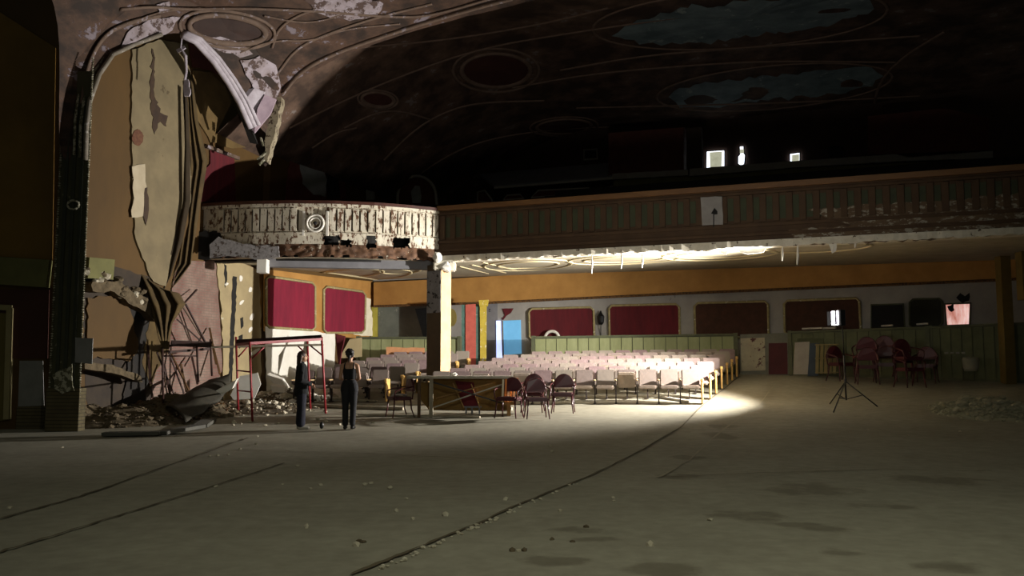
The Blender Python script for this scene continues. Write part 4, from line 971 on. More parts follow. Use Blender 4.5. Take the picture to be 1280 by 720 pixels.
def armchair(loc, rz, label, group, sc=1.0, tilt=0, name='banquet_armchair'):
    t = thing(name, label, 'armchair', loc, rz, group); t.scale = (sc,) * 3
    if tilt: t.rotation_euler = (tilt, 0, rz)
    for nm, me in AM.items():
        o = bpy.data.objects.new(''.join(c for c in nm if not c.isdigit()).replace('_left', '').replace('_right', ''), me); C.objects.link(o); o.parent = t
    return t
def onfl(px, py, dz=0):
    p = fhit(px, py); return Vector((p.x, p.y, p.z + .012 + dz))
FG = 'maroon armchairs by the braced table'
armchair(onfl(636, 523), PI + 2.8, 'maroon round-backed armchair against the right end of the braced table', FG)
armchair(onfl(671, 524), PI + 3.25, 'maroon round-backed armchair standing foremost of the three by the table', FG)
armchair(onfl(666, 516), PI + 3.0, 'maroon armchair half hidden behind the foremost of the three', FG)
armchair(onfl(704, 517), PI + 3.0, 'maroon armchair rightmost of the three, nearest the lit seats', FG)
cl = armchair(onfl(499, 522), -1.1, 'maroon armchair with a pale cloth on its seat, left of the table', FG)
mb = MB(); c0 = cl.location + Vector((0, 0, .50))
mb.grid(lambda u, v: c0 + Vector(((u - .5) * .34, (v - .5) * .3, .02 + .05 * noise.noise(Vector((u * 4, v * 4, 2))) - .1 * max(0, abs(u - .5) - .42))), 16, 14)
mb.put('crumpled_cloth', M('pale_cloth', 'a59c9c', 'bab2b0'), label='crumpled pale cloth lying on the seat of the left maroon armchair', cat='cloth', smooth=True, solid=.012)
RG = 'maroon armchairs crowded before the olive partition'
spots = [(1052, 477, .35, 'maroon armchair with pale arms nearest behind the tripod stand', 0), (1084, 481, 2.9, 'dim maroon armchair in the middle front of the right cluster', .0), (1107, 478, -.5, 'dim maroon armchair with back turned, right of the middle one', 0),
         (1138, 485, .2, 'maroon armchair foremost in the right cluster', 0), (1158, 480, -.6, 'maroon armchair at the far right of the right cluster', 0), (1075, 468, .1, 'maroon armchair at the rear left of the right cluster', 0),
         (1100, 469, .2, 'maroon armchair at the rear middle of the right cluster', 0), (1127, 471, -.2, 'maroon armchair at the rear right of the right cluster', 0)]
for x, y, rz, lb, _ in spots:
    armchair(onfl(x, y), rz, lb, RG, 1.12)
for x, y, rz, lb in ((1084, 481, 2.9, 'maroon armchair stacked on top of the middle front one'), (1138, 485, .2, 'maroon armchair stacked on the foremost of the right cluster'), (1107, 478, -.5, 'maroon armchair stacked on the back-turned one at the right')):
    p = onfl(x, y, .30); armchair(p + Vector((0, .05, 0)), rz, lb, RG, 1.12)
armchair(onfl(1258, 464), 2.6, 'almost black armchair alone by the far right partition', None)

# --- braced table
tb = thing('braced_table', 'long wooden table with crossed grey braces and brown panel behind', 'table', tuple(onfl(580, 518)))
TY = 21.2
TL, TR_ = W(512, 472, TY + .1), W(641, 471, TY)
tz = (TL.z + TR_.z) / 2
mb = MB(); mb.hull8([(TL.x, TY - .35, tz - .03), (TL.x, TY + .45, tz - .03), (TR_.x, TY + .45, tz - .03), (TR_.x, TY - .35, tz - .03), (TL.x, TY - .35, tz + .03), (TL.x, TY + .45, tz + .03), (TR_.x, TY + .45, tz + .03), (TR_.x, TY - .35, tz + .03)])
mb.put('tabletop', M('grey_wood_top', '9c9484', 'b0a898', scale=4), parent=tb)
fl0 = tb.location.z
for x, w_, nm, mt in ((539, .09, 'leg', m_pk), (636, .09, 'leg', m_wood), (524, .07, 'leg', m_woodd)):
    a = W(x, 490, TY - .25); mb = MB(); mb.box((a.x, a.y, (fz(a.x, a.y) + tz) / 2 - .015), (w_, .09, tz - fz(a.x, a.y) - .03)); mb.put(nm, mt, parent=tb)
a = W(540, 510, TY + .1); b = W(636, 510, TY + .1); zc = (fz(a.x, a.y) + tz) / 2
mb = MB(); mb.box(((a.x + b.x) / 2, TY + .15, zc + .05), (b.x - a.x, .04, tz - zc + .30 )); mb.put('back_panel', M('olive_brown_panel', '6a4e1e', '7a5c28', scale=3), parent=tb)
mb = MB(); mb.prism([W(x, y, TY) for x, y in [(514, 478), (538, 478), (536, 512), (526, 500)]], (0, .03, 0)); mb.put('side_panel', MATS['olive_brown_panel'], parent=tb)
mb = MB(); mb.beam(W(543, 509, TY - .20), W(632, 479, TY - .20), .03, .09, (0, 1, 0)); mb.put('cross_brace', M('grey_brace', '9c968a', 'aaa498'), parent=tb)
mb = MB(); mb.beam(W(542, 478, TY - .25), W(628, 504, TY - .25), .03, .08, (0, 1, 0)); mb.put('cross_brace', m_blackm, parent=tb)
for q in (((545, 498), (615, 479)), ((566, 479), (580, 510)), ((589, 480), (600, 510))):
    mb = MB(); mb.beam(W(*q[0], TY + .08), W(*q[1], TY + .08), .025, .06, (0, 1, 0)); mb.put('batten', m_wood, parent=tb)
mb = MB(); mb.prism([W(x, y, TY + .1) for x, y in [(569, 476), (592, 478), (598, 508), (580, 509)]], (0, .02, 0)); mb.put('maroon_panel', m_redd, parent=tb)
# folded striped barrier at table end
sb = thing('striped_bundle', 'orange and white striped bundle tucked between the table and armchairs', 'bundle', tuple(onfl(636, 514)))
for k in range(6):
    a = W(628 + k * 3.6, 474, TY - .5 + .05 * k); mb = MB(); mb.beam(Vector((a.x, a.y, fz(a.x, a.y) + .35)), Vector((a.x + .02, a.y, fz(a.x, a.y) + .88)), .045, .03); mb.put('stripe', M('orange_stripe', 'c87030', 'd88040') if k % 2 else M('cream_stripe', 'c8bca0', 'd8ccb0'), parent=sb)
mb = MB(); a = W(637, 500, TY - .4); mb.box((a.x, a.y, fz(a.x, a.y) + .31), (.3, .06, .08)); mb.put('base', m_wood, parent=sb)
# low grey stool
st = thing('low_stool', 'low grey step stool on the floor under the braced table', 'stool', tuple(onfl(591, 518)))
p = st.location
mb = MB(); mb.box((p.x, p.y, p.z + .17), (.42, .2, .035)); mb.put('top', m_steel, parent=st)
for sx in (-.16, .16, -.02):
    mb = MB(); mb.box((p.x + sx, p.y, p.z + .078), (.035, .16, .155)); mb.put('leg', m_steel, parent=st)
# foam sheet under chairs
for k, (px, py, lb) in enumerate([(566, 466, 'crumpled pale paper on the braced table, left'), ]):
    a = W(px - 25, 468, TY + .1); mb = MB(); mb.ball((a.x + .5, a.y, tz + .07), .07, (1.3, .8, .6), 2, .25); mb.put('crumpled_paper', m_white, label='crumpled pale paper ball on top of the braced table', cat='paper')

# --- scaffold (red)
def scaffold(name, label, posts, mat, beams, rungs, extra=()):
    b0 = W(*posts[0][1]); t = thing(name, label, 'scaffold', tuple(b0))
    for top, bot in posts: MB().tube([W(*top), W(*bot)], .028, 8).put('post', mat, parent=t, smooth=True)
    for a, b in beams: MB().beam(W(*a), W(*b), .05, .06).put('ledger', mat, parent=t)
    for a, b in rungs: MB().tube([W(*a), W(*b)], .02, 6).put('rung', mat, parent=t, smooth=True)
    for nm, a, b, w_, h_, mt in extra: MB().beam(W(*a), W(*b), w_, h_).put(nm, mt, parent=t)
    return t
def gp(px, py): p = fhit(px, py); return p.y
YA, YB, YC, YD = gp(298, 517), gp(316, 527), gp(386, 512), gp(405, 517)
scaffold('scaffold_frame', 'red tubular scaffold frame beside the two standing people', [((295, 421, YA), (298, 517, YA)), ((312, 427, YB), (315.5, 527, YB)), ((384, 425, YC), (388, 512, YC)), ((402, 421, YD), (407, 517, YD))], m_redmetal,
         [((295, 431, YA), (384, 425, YC)), ((312, 429, YB), (402, 424, YD)), ((295, 431, YA), (312, 429, YB)), ((384, 425, YC), (402, 424, YD))],
         [((296, 463, YA), (314, 465, YB)), ((297, 488, YA), (315, 490, YB)), ((298, 446, YA), (309, 434, YA)), ((315, 448, YB), (330, 434, YB)), ((388, 432, YD), (404, 445, YD)), ((384, 444, YC), (372, 432, YC))],
         [('deck_plank', (262, 434, YA + .3), (404, 431, YC), .28, .05, m_pk), ('deck_beam', (296, 428, YA - .1), (402, 422, YD + .1), .06, .14, m_rust)])
scaffold('scaffold_frame', 'dark rusty scaffold frame half buried by rubble at the brick wall', [((263, 424, 22.6), (265, 470, 22.6)), ((246, 430, 22.0), (248, 478, 22.0)), ((203, 434, 21.5), (204, 505, 21.5))], m_rust,
         [((212, 432, 21.8), (265, 428, 22.4)), ((212, 440, 21.7), (262, 436, 22.4))], [((203, 445, 21.5), (246, 445, 22.0))],
         [('deck_beam', (214, 429, 21.9), (262, 431, 22.3), .25, .14, m_rust)])
# pole pointing to the brick wall + long laths of wreckage
laths = [((229, 384), (262, 437)), ((246, 362), (197, 415)), ((221, 399), (255, 430)), ((262, 410), (270, 455)), ((209, 435), (230, 492)), ((196, 440), (222, 505)), ((213, 440), (236, 488)), ((240, 446), (247, 480)), ((232, 380), (258, 430)), ((266, 432), (275, 468)), ((205, 455), (214, 500)), ((185, 432), (188, 480)), ((226, 455), (233, 490))]
lt = ['leaning against the brick wall high up', 'sticking out over the brick wall', 'crossing the brick wall', 'beside the cream plaster edge', 'sloping down to the rubble', 'left of the sloping pair', 'between the sloping pair', 'below the rusty scaffold deck', 'thinner, by the highest lath', 'nearest the cream plaster foot', 'short, near the dark hollow', 'upright at the left end of the wreckage', 'short, low under the rusty scaffold']
for k, ((x0, y0), (x1, y1)) in enumerate(laths):
    a = WLn.hit(x0, y0, .15 + .1 * (k % 3)); b = WLn.hit(x1, y1, .5 + .15 * (k % 4)); MB().beam(a, b, .05, .03).put('broken_lath', m_rust if k % 3 else m_woodd, label='dark broken lath ' + lt[k], cat='lath', group='broken laths against the brick wall')

# --- fallen dark sheet, white board, rubble heaps
def sheetpx(name, rowA, rowB, mat, label, cat, bulge=.0, n=24, solid=.03):
    def fn(u, v):
        def li(r):
            s = u * (len(r) - 1); i = min(int(s), len(r) - 2); t = s - i; return [r[i][k] + (r[i + 1][k] - r[i][k]) * t for k in range(3)]
        a, b = li(rowA), li(rowB); p = W(*[a[k] + (b[k] - a[k]) * v for k in range(3)]); p.z += bulge * math.sin(PI * v) + .05 * noise.noise(p * 2); return p
    return MB().grid(fn, n, 10).put(name, mat, smooth=True, label=label, cat=cat, solid=solid)
sheetpx('fallen_sheet', [(207, 508, 21.2), (235, 490, 22), (262, 474, 22.7), (288, 468, 23.2)], [(232, 528, 20.2), (252, 516, 20.8), (275, 500, 21.8), (288, 484, 22.6)], M('dark_carpet', '2e2a22', '3c382c', scale=4), 'dark curved sheet sloping down over rubble beside the scaffold', 'sheet', .12)
mb = MB(); mb.prism([W(x, y, 23.9) for x, y in [(300, 470), (322, 466), (326, 480), (318, 498), (292, 500), (288, 494)]], (0, .03, 0)); mb.put('white_plasterboard', m_white, label='white plasterboard offcut standing behind the scaffold ladder', cat='plasterboard')
for k, (q, Y, lb) in enumerate([([(334, 468), (352, 475), (360, 487), (344, 483)], 25.4, 'white broken slab on the rubble between wall and seats'), ([(338, 482), (356, 485), (356, 491), (340, 490)], 25.0, 'lower pale slab under the white broken one'), ([(255, 496), (290, 478), (296, 474), (290, 486), (262, 504)], 22.0, 'pale plank poking out from under the dark sheet')]):
    mb = MB(); mb.prism([W(x, y, Y) for x, y in q], (0, .25, .05)); mb.put('broken_slab', m_white, label=lb, cat='slab')
sheetpx('leaning_dark_panel', [(419, 418, 27.8), (432, 421, 27.8)], [(424, 462, 27.2), (427, 440, 27.2)], m_redd, 'dark red triangular panel leaning by the white wall end', 'panel', 0, 8)
mb = MB(); mb.prism([W(x, y, 28.6) for x, y in [(437, 424), (452, 422), (452, 446), (424, 448)]], (0, .05, 0)); mb.put('cream_panel', m_cream, label='cream panel leaning between white wall and left partition', cat='panel')
chs = MB()
def chunk(p, r_, mt, label, group, name='plaster_chunk'):
    mb = MB(); mb.ball((0, 0, 0), r_, (1, R.uniform(.6, 1), R.uniform(.4, .8)), 1, .28); me = mb
    m_ = Matrix.Rotation(R.uniform(0, 6), 3, 'Z')
    for v in mb.bm.verts: v.co = m_ @ v.co + Vector(p) + Vector((0, 0, r_ * .35))
    return mb.put(name, mt, label=label, cat='rubble', group=group)
def heap(name, cpx, rx, ry, h, label, n, seed, cols):
    c = fhit(*cpx); r = random.Random(seed)
    def fn(u, v):
        x = c.x + (u - .5) * 2 * rx; y = c.y + (v - .5) * 2 * ry; d = math.hypot((u - .5) * 2, (v - .5) * 2)
        for pw in (WLn, WUn, PL0):
            q = (Vector((x, y, 0)) - pw.a).dot(pw.n); inside = pw is not WUn or y > 27.6; inside = inside and (pw is not PL0 or x < -9.9)
            if q < .1 and inside: x += pw.n.x * (.1 - q); y += pw.n.y * (.1 - q)
        return Vector((x, y, fz(x, y) - .03 + h * max(0, 1 - d) ** .8 * (1 + .5 * noise.noise(Vector((x * 3, y * 3, seed))))))
    t = thing(name, label, 'rubble heap', (c.x, c.y, c.z)); 
    MB().grid(fn, 40, 40).put('dust_mound', cols[0] if seed == 5 else m_dirt, parent=t, smooth=True, kind='stuff')
    for ci, mt in enumerate(cols):
        mb = MB()
        for k in range(n // len(cols)):
            a = r.uniform(0, 2 * PI); d = math.sqrt(r.random()) * 1.05; u = .5 + d * math.cos(a) / 2; v = .5 + d * math.sin(a) / 2; p = fn(min(1, max(0, u)), min(1, max(0, v)))
            g = bmesh.ops.create_icosphere(mb.bm, subdivisions=1, radius=1); rr = r.uniform(.015, .05) if r.random() < .92 else r.uniform(.07, .13); sx = r.uniform(.6, 1.4)
            for vv in g['verts']: vv.co = p + Vector((vv.co.x * rr * sx, vv.co.y * rr, vv.co.z * rr * .6 + .02)) * 1 + Vector((0, 0, rr * .1 * r.random()))
        mb.put('rubble', mt, parent=t, kind='stuff')
heap('rubble_heap', (355, 500), 1.5, .9, .30, 'white plaster rubble heap between the scaffold and left seats', 500, 1, (m_chunk, m_white))
heap('rubble_heap', (300, 512), 2.2, 1.5, .18, 'low grey rubble spread under the red scaffold', 380, 2, (m_chunk, m_dirt))
heap('rubble_heap', (215, 520), 1.7, 1.3, .55, 'brown rubble heap below the torn canvas', 600, 3, (m_dirt, m_woodd))
heap('rubble_heap', (130, 530), 2.0, .9, .45, 'dark rubble heap against the wall by the mossy pilaster', 400, 4, (m_dirt, m_dirt))
heap('rubble_heap', (1236, 516), 1.15, 1.6, .34, 'pale grey plaster rubble heap at the right edge of the floor', 900, 5, (M('dim_plaster', '8c8874', 'a09c86', bump=.3), MATS['dim_plaster']))
for k in range(24):
    x = R.uniform(285, 470); y = R.uniform(505, 534); p = fhit(x, y)
    chunk(p, R.uniform(.03, .08), m_chunk, 'small pale plaster chunk scattered around the scaffold and the two people', 'plaster chunks near the scaffold')
dots = [(262, 571), (272, 570), (285, 569), (300, 562), (322, 546), (353, 606), (270, 609), (388, 612), (401, 607), (456, 607), (464, 605), (488, 611), (508, 624), (495, 640), (516, 650), (557, 645), (590, 661), (384, 660), (12, 636), (632, 625), (445, 683), (78, 560), (372, 583), (320, 556), (596, 658), (620, 650), (650, 632), (690, 565), (688, 558), (766, 623), (767, 627), (1085, 538), (1135, 545), (888, 651), (813, 683), (1200, 540), (648, 690), (700, 640)]
for x, y in dots:
    if x < 330: lb = 'tiny pale plaster crumb on the open floor in front of the scaffold'
    elif x < 480: lb = 'tiny pale plaster crumb on the open floor in front of the two people'
    elif x < 600: lb = 'tiny pale plaster crumb on the open floor in front of the braced table'
    elif x < 800: lb = 'tiny pale plaster crumb near the long floor joint, middle of the floor'
    elif x < 1000: lb = 'tiny pale plaster crumb on the stained foreground floor, right of centre'
    else: lb = 'tiny pale plaster crumb on the dim floor near the right-hand rubble heap'
    chunk(fhit(x, y), R.uniform(.022, .042), m_chunk, lb, 'plaster crumbs: ' + lb.split(' crumb ')[1], 'plaster_crumb')
for x, y in ((454, 679), (448, 678), (640, 690), (690, 676), (655, 690), (715, 679), (733, 660)):
    chunk(fhit(x, y), .03, m_dirt, 'small brown clod lying on the bare foreground floor', 'brown clods on the foreground floor', 'dirt_clod')
p = fhit(402, 537); MB().ball((p.x, p.y, p.z + .09), .06, (.8, .8, 1.3), 2).put('dark_bottle', m_blackm, label='small dark round bag on the floor between the two people', cat='bag', smooth=True)
mb = MB()
for k in range(60):
    t = R.random(); x = 470 + 250 * t + R.uniform(-3, 3); y = 714 - 109 * t + R.uniform(-2, 2); p = fhit(x, y); rr = R.uniform(.01, .028)
    mb.ball((p.x, p.y, p.z + rr * .4), rr, (1, .8, .6), 1, .2)
mb.put('joint_gravel', m_chunk, label='gravel crumbs strewn along the long joint in the foreground floor', cat='gravel', kind='stuff')
# long grey fallen strip in front of left heap
mb = MB()
for a, b in (((130, 546), (200, 545)), ((200, 545), (250, 536)), ((250, 536), (262, 528))):
    A, B = fhit(*a), fhit(*b); mb.beam(A + Vector((0, 0, .06)), B + Vector((0, 0, .06)), .3, .07)
mb.put('fallen_strip', M('grey_strip', '4c4a44', '5a5850'), label='long grey strip lying on the floor in front of the left rubble', cat='strip')

# --- white sheets leaning by the pilaster
mb = MB(); mb.prism([W(x, y, 19.15) for x, y in [(94, 422), (116, 423), (115, 455), (94, 453)]], (0, .02, 0)); mb.put('white_sheet', M('pale_sheet', '7c7a78', '8a8886', bump=.02), label='small white sheet fixed just right of the mossy pilaster', cat='sheet')
patch('white_sheet', [(25, 451), (54, 451), (55.5, 507), (23, 508)], PL0, M('pale_sheet_lower', '7a7874', '888682', bump=.02), .03, .02, label='larger white sheet fixed on the wall left of the mossy pilaster', cat='sheet')

# --- boards leaning at right
t = onfl(1010, 471)
mb = MB(); mb.prism([W(x, y, 27.0) for x, y in [(994, 428), (1012, 427), (1010, 468), (992, 468)]], (0, .04, 0)); mb.put('leaning_board', M('offwhite_panel', '989086', 'a69e94'), label='tall off-white panel leaning left of the slotted rack', cat='panel')
mb = MB(); mb.prism([W(x, y, 27.2) for x, y in [(997, 423), (1029, 423), (1029, 430), (997, 430)]], (0, .04, 0)); mb.put('green_board', MATS['dimmed_sage_board'], label='green board edge showing above the off-white panel', cat='board')
mb = MB(); mb.prism([W(x, y, 26.9) for x, y in [(1013, 429), (1024, 429), (1023, 470), (1010, 470)]], (0, .04, 0)); mb.put('blue_board', M('dull_blue_panel', '3a4450', '46505c'), label='narrow dull blue panel between the white panel and slotted rack', cat='panel')
rk = thing('slotted_rack', 'pale wooden slotted rack leaning behind the tripod stand', 'rack', tuple(onfl(1035, 468)))
for k in range(5):
    x = 1022 + k * 5.4; MB().beam(W(x, 430, 26.7), W(x - .8, 467, 26.6), .09, .03, (0, 1, 0)).put('slat', M('rack_wood', '7c7048', '8c8056'), parent=rk)
for y in (431, 448, 466): MB().beam(W(1019, y, 26.65), W(1048, y - .6, 26.5), .03, .12, (0, 1, 0)).put('cross_rail', MATS['rack_wood'], parent=rk)
p = onfl(1214, 470); mb = MB(); mb.lathe([(.17, 0), (.2, .1), (.22, .3), (.2, .38), (.02, .39)], W(1214, 464, 24.2), 14); mb.put('grey_bucket', M('grey_bucket', '6a6a5c', '78786a'), label='round grey bucket by the far right partition', cat='bucket', smooth=True)
p = W(1214, 464, 24.2)
wp = thing('scattered_papers', 'row of small pale scraps pinned along the olive partition', 'paper', tuple(W(1190, 441, 24.9)))
for k in range(4): mb = MB(); mb.box(W(1183 + k * 7, 441, 24.93), (.09, .02, .05)); mb.put('scrap', M('dull_white', '8f8c84', 'a09c94'), parent=wp)

# --- tripod lamp
tp = onfl(1058, 506); tr = thing('tripod_lamp', 'tall black tripod light stand with a glowing lamp head facing the seats', 'lamp', tuple(tp))
px0 = tp.x; py0 = tp.y; z0 = tp.z
MB().tube([(px0, py0, z0 + .10), (px0 - .02, py0, z0 + 1.2)], .022, 8).put('lower_pole', m_blackm, parent=tr, smooth=True)
MB().tube([(px0 - .02, py0, z0 + 1.2), (px0 - .05, py0, z0 + 2.25)], .015, 8).put('upper_pole', m_blackm, parent=tr, smooth=True)
MB().lathe([(.03, 0), (.035, .03), (.035, .07), (.03, .1)], (px0 - .01, py0, z0 + .52), 8).put('collar', m_blackm, parent=tr)
for qx, qy in ((1037, 506), (1042, 516), (1097, 509)):
    g = fhit(qx, qy); g.z += .015; a = Vector((px0, py0, z0 + .56)); MB().tube([a, g], .016, 6).put('leg', m_blackm, parent=tr, smooth=True)
    MB().tube([Vector((px0, py0, z0 + .12)), a.lerp(g, .55)], .011, 6).put('strut', m_blackm, parent=tr, smooth=True)
hd = Vector((7.62, 21.22, 2.70)); hx = px0 - .05
MB().tube([(hx, py0, z0 + 2.22), (hx - .06, py0 + .02, z0 + 2.27), (7.96, 21.48, 2.64)], .014, 6).put('yoke', m_blackm, parent=tr)
mb = MB(); md = Matrix.Rotation(math.radians(12), 3, 'Z')
mb.box((7.99, 21.48, 2.66), (.16, .34, .40), md); mb.bevel(.02, 1); mb.put('lamp_housing', m_blackm, parent=tr)
mb = MB(); mb.box((7.895, 21.50, 2.66), (.02, .26, .34), md); mb.put('lamp_glass', M('glowing_lamp_glass', 'f8e8ff', 'ffffff', emit=14, bump=0), parent=tr)
for sgn in (-1, 1):
    mb = MB(); mb.box((7.85, 21.50 + sgn * .19, 2.66), (.14, .012, .34), Matrix.Rotation(math.radians(12 + sgn * -40), 3, 'Z')); mb.put('barn_door', m_blackm, parent=tr)
MB().box((hx - .02, py0, z0 + 1.98), (.06, .06, .14)).put('ballast_box', m_blackm, parent=tr)

# --- people
def cap(mb, a, b, ra, rb, seg=14, sx=1.0):
    """tapered limb with round ends; sx flattens front to back"""
    a = Vector(a); b = Vector(b); d = (b - a); L_ = d.length; d.normalize(); path = []; rad = []
    for k in range(5):
        t = PI / 2 * (1 - k / 4); path.append(a - d * ra * math.sin(t) * .98); rad.append(max(.002, ra * math.cos(t)))
    for k in range(1, 4): path.append(a.lerp(b, k / 4)); rad.append(ra + (rb - ra) * k / 4)
    for k in range(5):
        t = PI / 2 * k / 4; path.append(b + d * rb * math.sin(t) * .98); rad.append(max(.002, rb * math.cos(t)))
    mb.tube(path, rad, seg)
def finish(mb, name, mat, parent, vox=.009, sm=4):
    o = mb.put(name, mat, parent=parent, world=False, smooth=True)
    r_ = o.modifiers.new('remesh', 'REMESH'); r_.mode = 'VOXEL'; r_.voxel_size = vox; r_.use_smooth_shade = True
    s_ = o.modifiers.new('smooth', 'SMOOTH'); s_.iterations = sm; s_.factor = .5
    return o
m_skin = M('skin', 'b08468', 'bd9074', scale=3, rough=.55, bump=.02)
def ballm(mb, c, r): mb.ball((0, 0, 0), 1, (1, 1, 1), 3); 
def ellip(mb, c, r3, rot=None):
    g = bmesh.ops.create_icosphere(mb.bm, subdivisions=3, radius=1)
    for v in g['verts']:
        q = Vector((v.co.x * r3[0], v.co.y * r3[1], v.co.z * r3[2]))
        if rot: q = rot @ q
        v.co = q + Vector(c)
def head(mb, c, yaw):
    """c: head centre, yaw: facing direction about z (0 = facing -y)"""
    m_ = Matrix.Rotation(yaw, 3, 'Z'); c = Vector(c)
    ellip(mb, c + m_ @ Vector((0, .012, .025)), (.073, .092, .092), m_)
    ellip(mb, c + m_ @ Vector((0, -.025, -.045)), (.056, .064, .072), m_)
    ellip(mb, c + m_ @ Vector((0, -.05, -.095)), (.028, .028, .02), m_)
    cap(mb, c + m_ @ Vector((0, -.088, .01)), c + m_ @ Vector((0, -.108, -.022)), .009, .014, 8)
    for s in (-1, 1):
        ellip(mb, c + m_ @ Vector((s * .075, .012, -.01)), (.010, .02, .032), m_)
        ellip(mb, c + m_ @ Vector((s * .030, -.076, .018)), (.018, .012, .009), m_)
    ellip(mb, c + m_ @ Vector((0, -.088, -.052)), (.024, .010, .008), m_)
def eyes(c, yaw, parent):
    m_ = Matrix.Rotation(yaw, 3, 'Z')
    for s in (-1, 1):
        mb = MB(); ellip(mb, Vector(c) + m_ @ Vector((s * .030, -.083, .006)), (.012, .008, .007), m_); mb.put('eye', M('eye_dark', '1a120e', '2a1c16', rough=.2, bump=0), parent=parent, world=False, smooth=True)
    mb = MB(); ellip(mb, Vector(c) + m_ @ Vector((0, -.097, -.054)), (.02, .005, .006), m_); mb.put('lips', M('lips', '8a4a44', '96544c', bump=0), parent=parent, world=False, smooth=True)
def hand(mb, wrist, dirv, palmn, side=1, curl=.5):
    d = Vector(dirv).normalized(); nn = Vector(palmn); nn = (nn - d * nn.dot(d)).normalized(); s = d.cross(nn).normalized() * side; w_ = Vector(wrist)
    for k in range(4): cap(mb, w_ + s * (.012 * (k - 1.5)), w_ + d * .08 + s * (.018 * (k - 1.5)), .014, .012, 8)
    for k, ln_ in enumerate((.068, .076, .072, .056)):
        a = w_ + d * .082 + s * (.019 * (1.5 - k)); p = a; dr_ = d.copy()
        for j in range(3):
            dr_ = (dr_ + nn * curl * (.45 + .25 * j)).normalized(); q = p + dr_ * ln_ * (.42, .32, .26)[j]; cap(mb, p, q, .0088 - j * .0008, .008 - j * .0008, 8); p = q
    a = w_ + d * .025 + s * .028; b = a + (d * .6 + s * .8 + nn * .3).normalized() * .035; c = b + (d * .9 + s * .2 + nn * .5).normalized() * .03
    cap(mb, a, b, .012, .010, 8); cap(mb, b, c, .010, .008, 8)
# right person: seen from behind, hair in a bun, black vest, arms folded in front   (local: +y away from camera, faces +y)
pp = onfl(436, 537.5)
g2 = thing('person', 'person seen from behind in black sleeveless top and black trousers, dark hair pinned up', 'person', tuple(pp))
mb = MB(); hc = (0.0, .03, 1.565)
head(mb, hc, PI); cap(mb, (0, .01, 1.40), (0, .02, 1.50), .052, .048)
for s in (-1, 1):
    cap(mb, (s * .05, 0, 1.385), (s * .155, 0, 1.345), .045, .047)               # shoulders
    cap(mb, (s * .165, .0, 1.33), (s * .205, .02, 1.09), .043, .034)             # upper arm
    cap(mb, (s * .205, .02, 1.08), (s * .10, .17, 1.02), .034, .025)            # forearm folded in front
    hand(mb, (s * .09, .18, 1.02), (-s * .9, .25, .0), (0, -1, 0), s, .35)
    cap(mb, (s * .085, .0, .90), (s * .085, .01, .50), .088, .056); cap(mb, (s * .085, .01, .49), (s * .075, -.01, .10), .054, .035)
    cap(mb, (s * .075, -.03, .045), (s * .085, .13, .03), .035, .028)
for z0_, z1_, r0, r1 in ((1.32, 1.20, .115, .105), (1.20, 1.06, .105, .092), (1.06, .95, .092, .12)):
    for sx in (-.045, .045): cap(mb, (sx, 0, z0_), (sx, 0, z1_), r0 * .85, r1 * .85)
body = finish(mb, 'body', m_skin, g2, .008)
eyes(hc, PI, g2)
mb = MB()   # sleeveless top
for z0_, z1_, r0, r1 in ((1.255, 1.18, .106, .102), (1.18, 1.09, .102, .094)):
    for sx in (-.045, .045): cap(mb, (sx, 0, z0_), (sx, 0, z1_), r0 * .95, r1 * .95)
for s in (-1, 1): 
    mb.tube([(s * .10, -.09, 1.28), (s * .098, -.078, 1.36), (s * .092, -.02, 1.405), (s * .09, .06, 1.36), (s * .085, .095, 1.28)], .018, 8)
finish(mb, 'sleeveless_top', M('black_jersey', '0b0a0c', '131216', rough=.9), g2, .009, 3)
m_trou = M('black_trousers', '0c0b10', '14131a', rough=.85)
mb = MB()
for s in (-1, 1):
    cap(mb, (s * .07, 0, .93), (s * .088, .0, .84), .112, .105)
    cap(mb, (s * .085, .0, .88), (s * .085, .01, .50), .102, .072); cap(mb, (s * .085, .01, .50), (s * .077, -.01, .12), .070, .062)
cap(mb, (-.05, 0, .985), (.05, 0, .985), .105, .105)
finish(mb, 'trousers', m_trou, g2, .010, 3)
for s in (-1, 1):
    mb = MB(); cap(mb, (s * .077, -.035, .045), (s * .088, .14, .035), .043, .036); finish(mb, 'shoe', M('black_shoe', '0a0a0c', '141418', rough=.4), g2, .008, 2)
m_hair = M('dark_brown_hair', '120c0a', '1e1410', scale=30, rough=.5, bump=.3)
mb = MB(); ellip(mb, (0, -.005, 1.60), (.088, .098, .095)); r = random.Random(3)
for k in range(26):
    a = r.uniform(0, 2 * PI); b = r.uniform(-.3, 1.4); ellip(mb, (.075 * math.cos(a) * math.cos(b), -.03 + .07 * math.sin(a) * math.cos(b) - .01, 1.61 + .085 * math.sin(b)), (.032, .032, .03))
cap(mb, (0, -.085, 1.545), (-.01, -.075, 1.44), .035, .012)
finish(mb, 'pinned_hair', m_hair, g2, .009, 2)
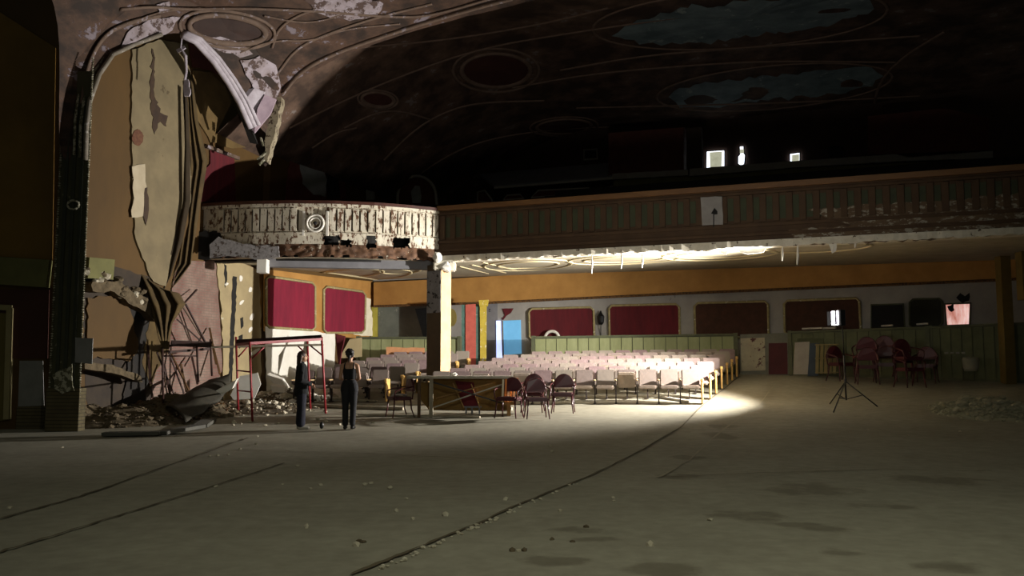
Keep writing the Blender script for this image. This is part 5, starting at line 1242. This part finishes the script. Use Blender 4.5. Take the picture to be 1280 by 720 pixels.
# left person: three-quarter view facing right, long black jacket, hands held in front
pp = onfl(376, 537.5)
g1 = thing('person', 'person in long black jacket and wide navy trousers turned right, hands clasped in front', 'person', tuple(pp))
yaw = math.radians(105)                                # faces to the right of the picture, slightly away
RM = Matrix.Rotation(yaw, 3, 'Z')
def T(x, y, z): return RM @ Vector((x, y, 0)) + Vector((0, 0, z))
mb = MB(); hc = tuple(T(0, -.01, 1.555))
head(mb, hc, yaw); cap(mb, T(0, .02, 1.38), T(0, .0, 1.49), .052, .048)
for s in (-1, 1):
    cap(mb, T(s * .05, .01, 1.375), T(s * .15, .01, 1.34), .045, .047)
    cap(mb, T(s * .165, .01, 1.32), T(s * .19, .04, 1.06), .043, .034)
    cap(mb, T(s * .19, .04, 1.05), T(s * .05, -.20, .955), .034, .025)
    hand(mb, T(s * .045, -.215, .95), RM @ Vector((-s * .75, -.55, -.25)), RM @ Vector((0, .9, -.3)), s, .55)
    cap(mb, T(s * .085, .0, .88), T(s * .09, .0, .48), .088, .056); cap(mb, T(s * .09, .0, .47), T(s * .085, .02, .09), .054, .035)
    cap(mb, T(s * .085, .04, .045), T(s * .10, -.13, .03), .035, .028)
for z0_, z1_, r0, r1 in ((1.31, 1.18, .115, .105), (1.18, 1.04, .105, .098), (1.04, .93, .10, .12)):
    for sx in (-.045, .045): cap(mb, T(sx, 0, z0_), T(sx, 0, z1_), r0 * .85, r1 * .85)
finish(mb, 'body', m_skin, g1, .008)
eyes(hc, yaw, g1)
mb = MB()
for z0_, z1_, r0, r1 in ((1.31, 1.15, .118, .125), (1.15, .98, .125, .138), (.98, .80, .138, .150)):
    for sx in (-.05, .05): cap(mb, T(sx, .01, z0_), T(sx, .01, z1_), r0, r1)
for s in (-1, 1):
    cap(mb, T(s * .05, .01, 1.37), T(s * .155, .01, 1.335), .058, .064)
    cap(mb, T(s * .17, .01, 1.32), T(s * .20, .045, 1.06), .064, .062); cap(mb, T(s * .20, .045, 1.05), T(s * .075, -.17, .965), .060, .048)
cap(mb, T(0, .015, 1.39), T(0, .01, 1.42), .066, .062)
finish(mb, 'jacket', M('black_wool', '09090b', '111114', rough=.95), g1, .010, 3)
mb = MB()
for s in (-1, 1):
    cap(mb, T(s * .075, 0, .86), T(s * .09, 0, .50), .118, .094); cap(mb, T(s * .09, 0, .50), T(s * .088, .01, .14), .092, .100)
finish(mb, 'trousers', M('navy_trousers', '0f0f1c', '181828', rough=.9), g1, .010, 3)
for s in (-1, 1):
    mb = MB(); cap(mb, T(s * .085, .05, .045), T(s * .10, -.15, .035), .043, .037); finish(mb, 'shoe', M('pale_shoe', '8c867c', '9c968c', rough=.6), g1, .008, 2)
mb = MB(); m_ = RM
ellip(mb, T(0, .012, 1.585), (.084, .098, .094), RM)
for s in (-1, 1): cap(mb, T(s * .062, .03, 1.57), T(s * .075, .045, 1.40), .038, .026)
for x in (-.04, 0, .04): cap(mb, T(x, .075, 1.56), T(x, .085, 1.385), .042, .030)
finish(mb, 'long_hair', M('brown_hair', '2a1810', '3a2216', scale=30, rough=.5, bump=.3), g1, .009, 2)
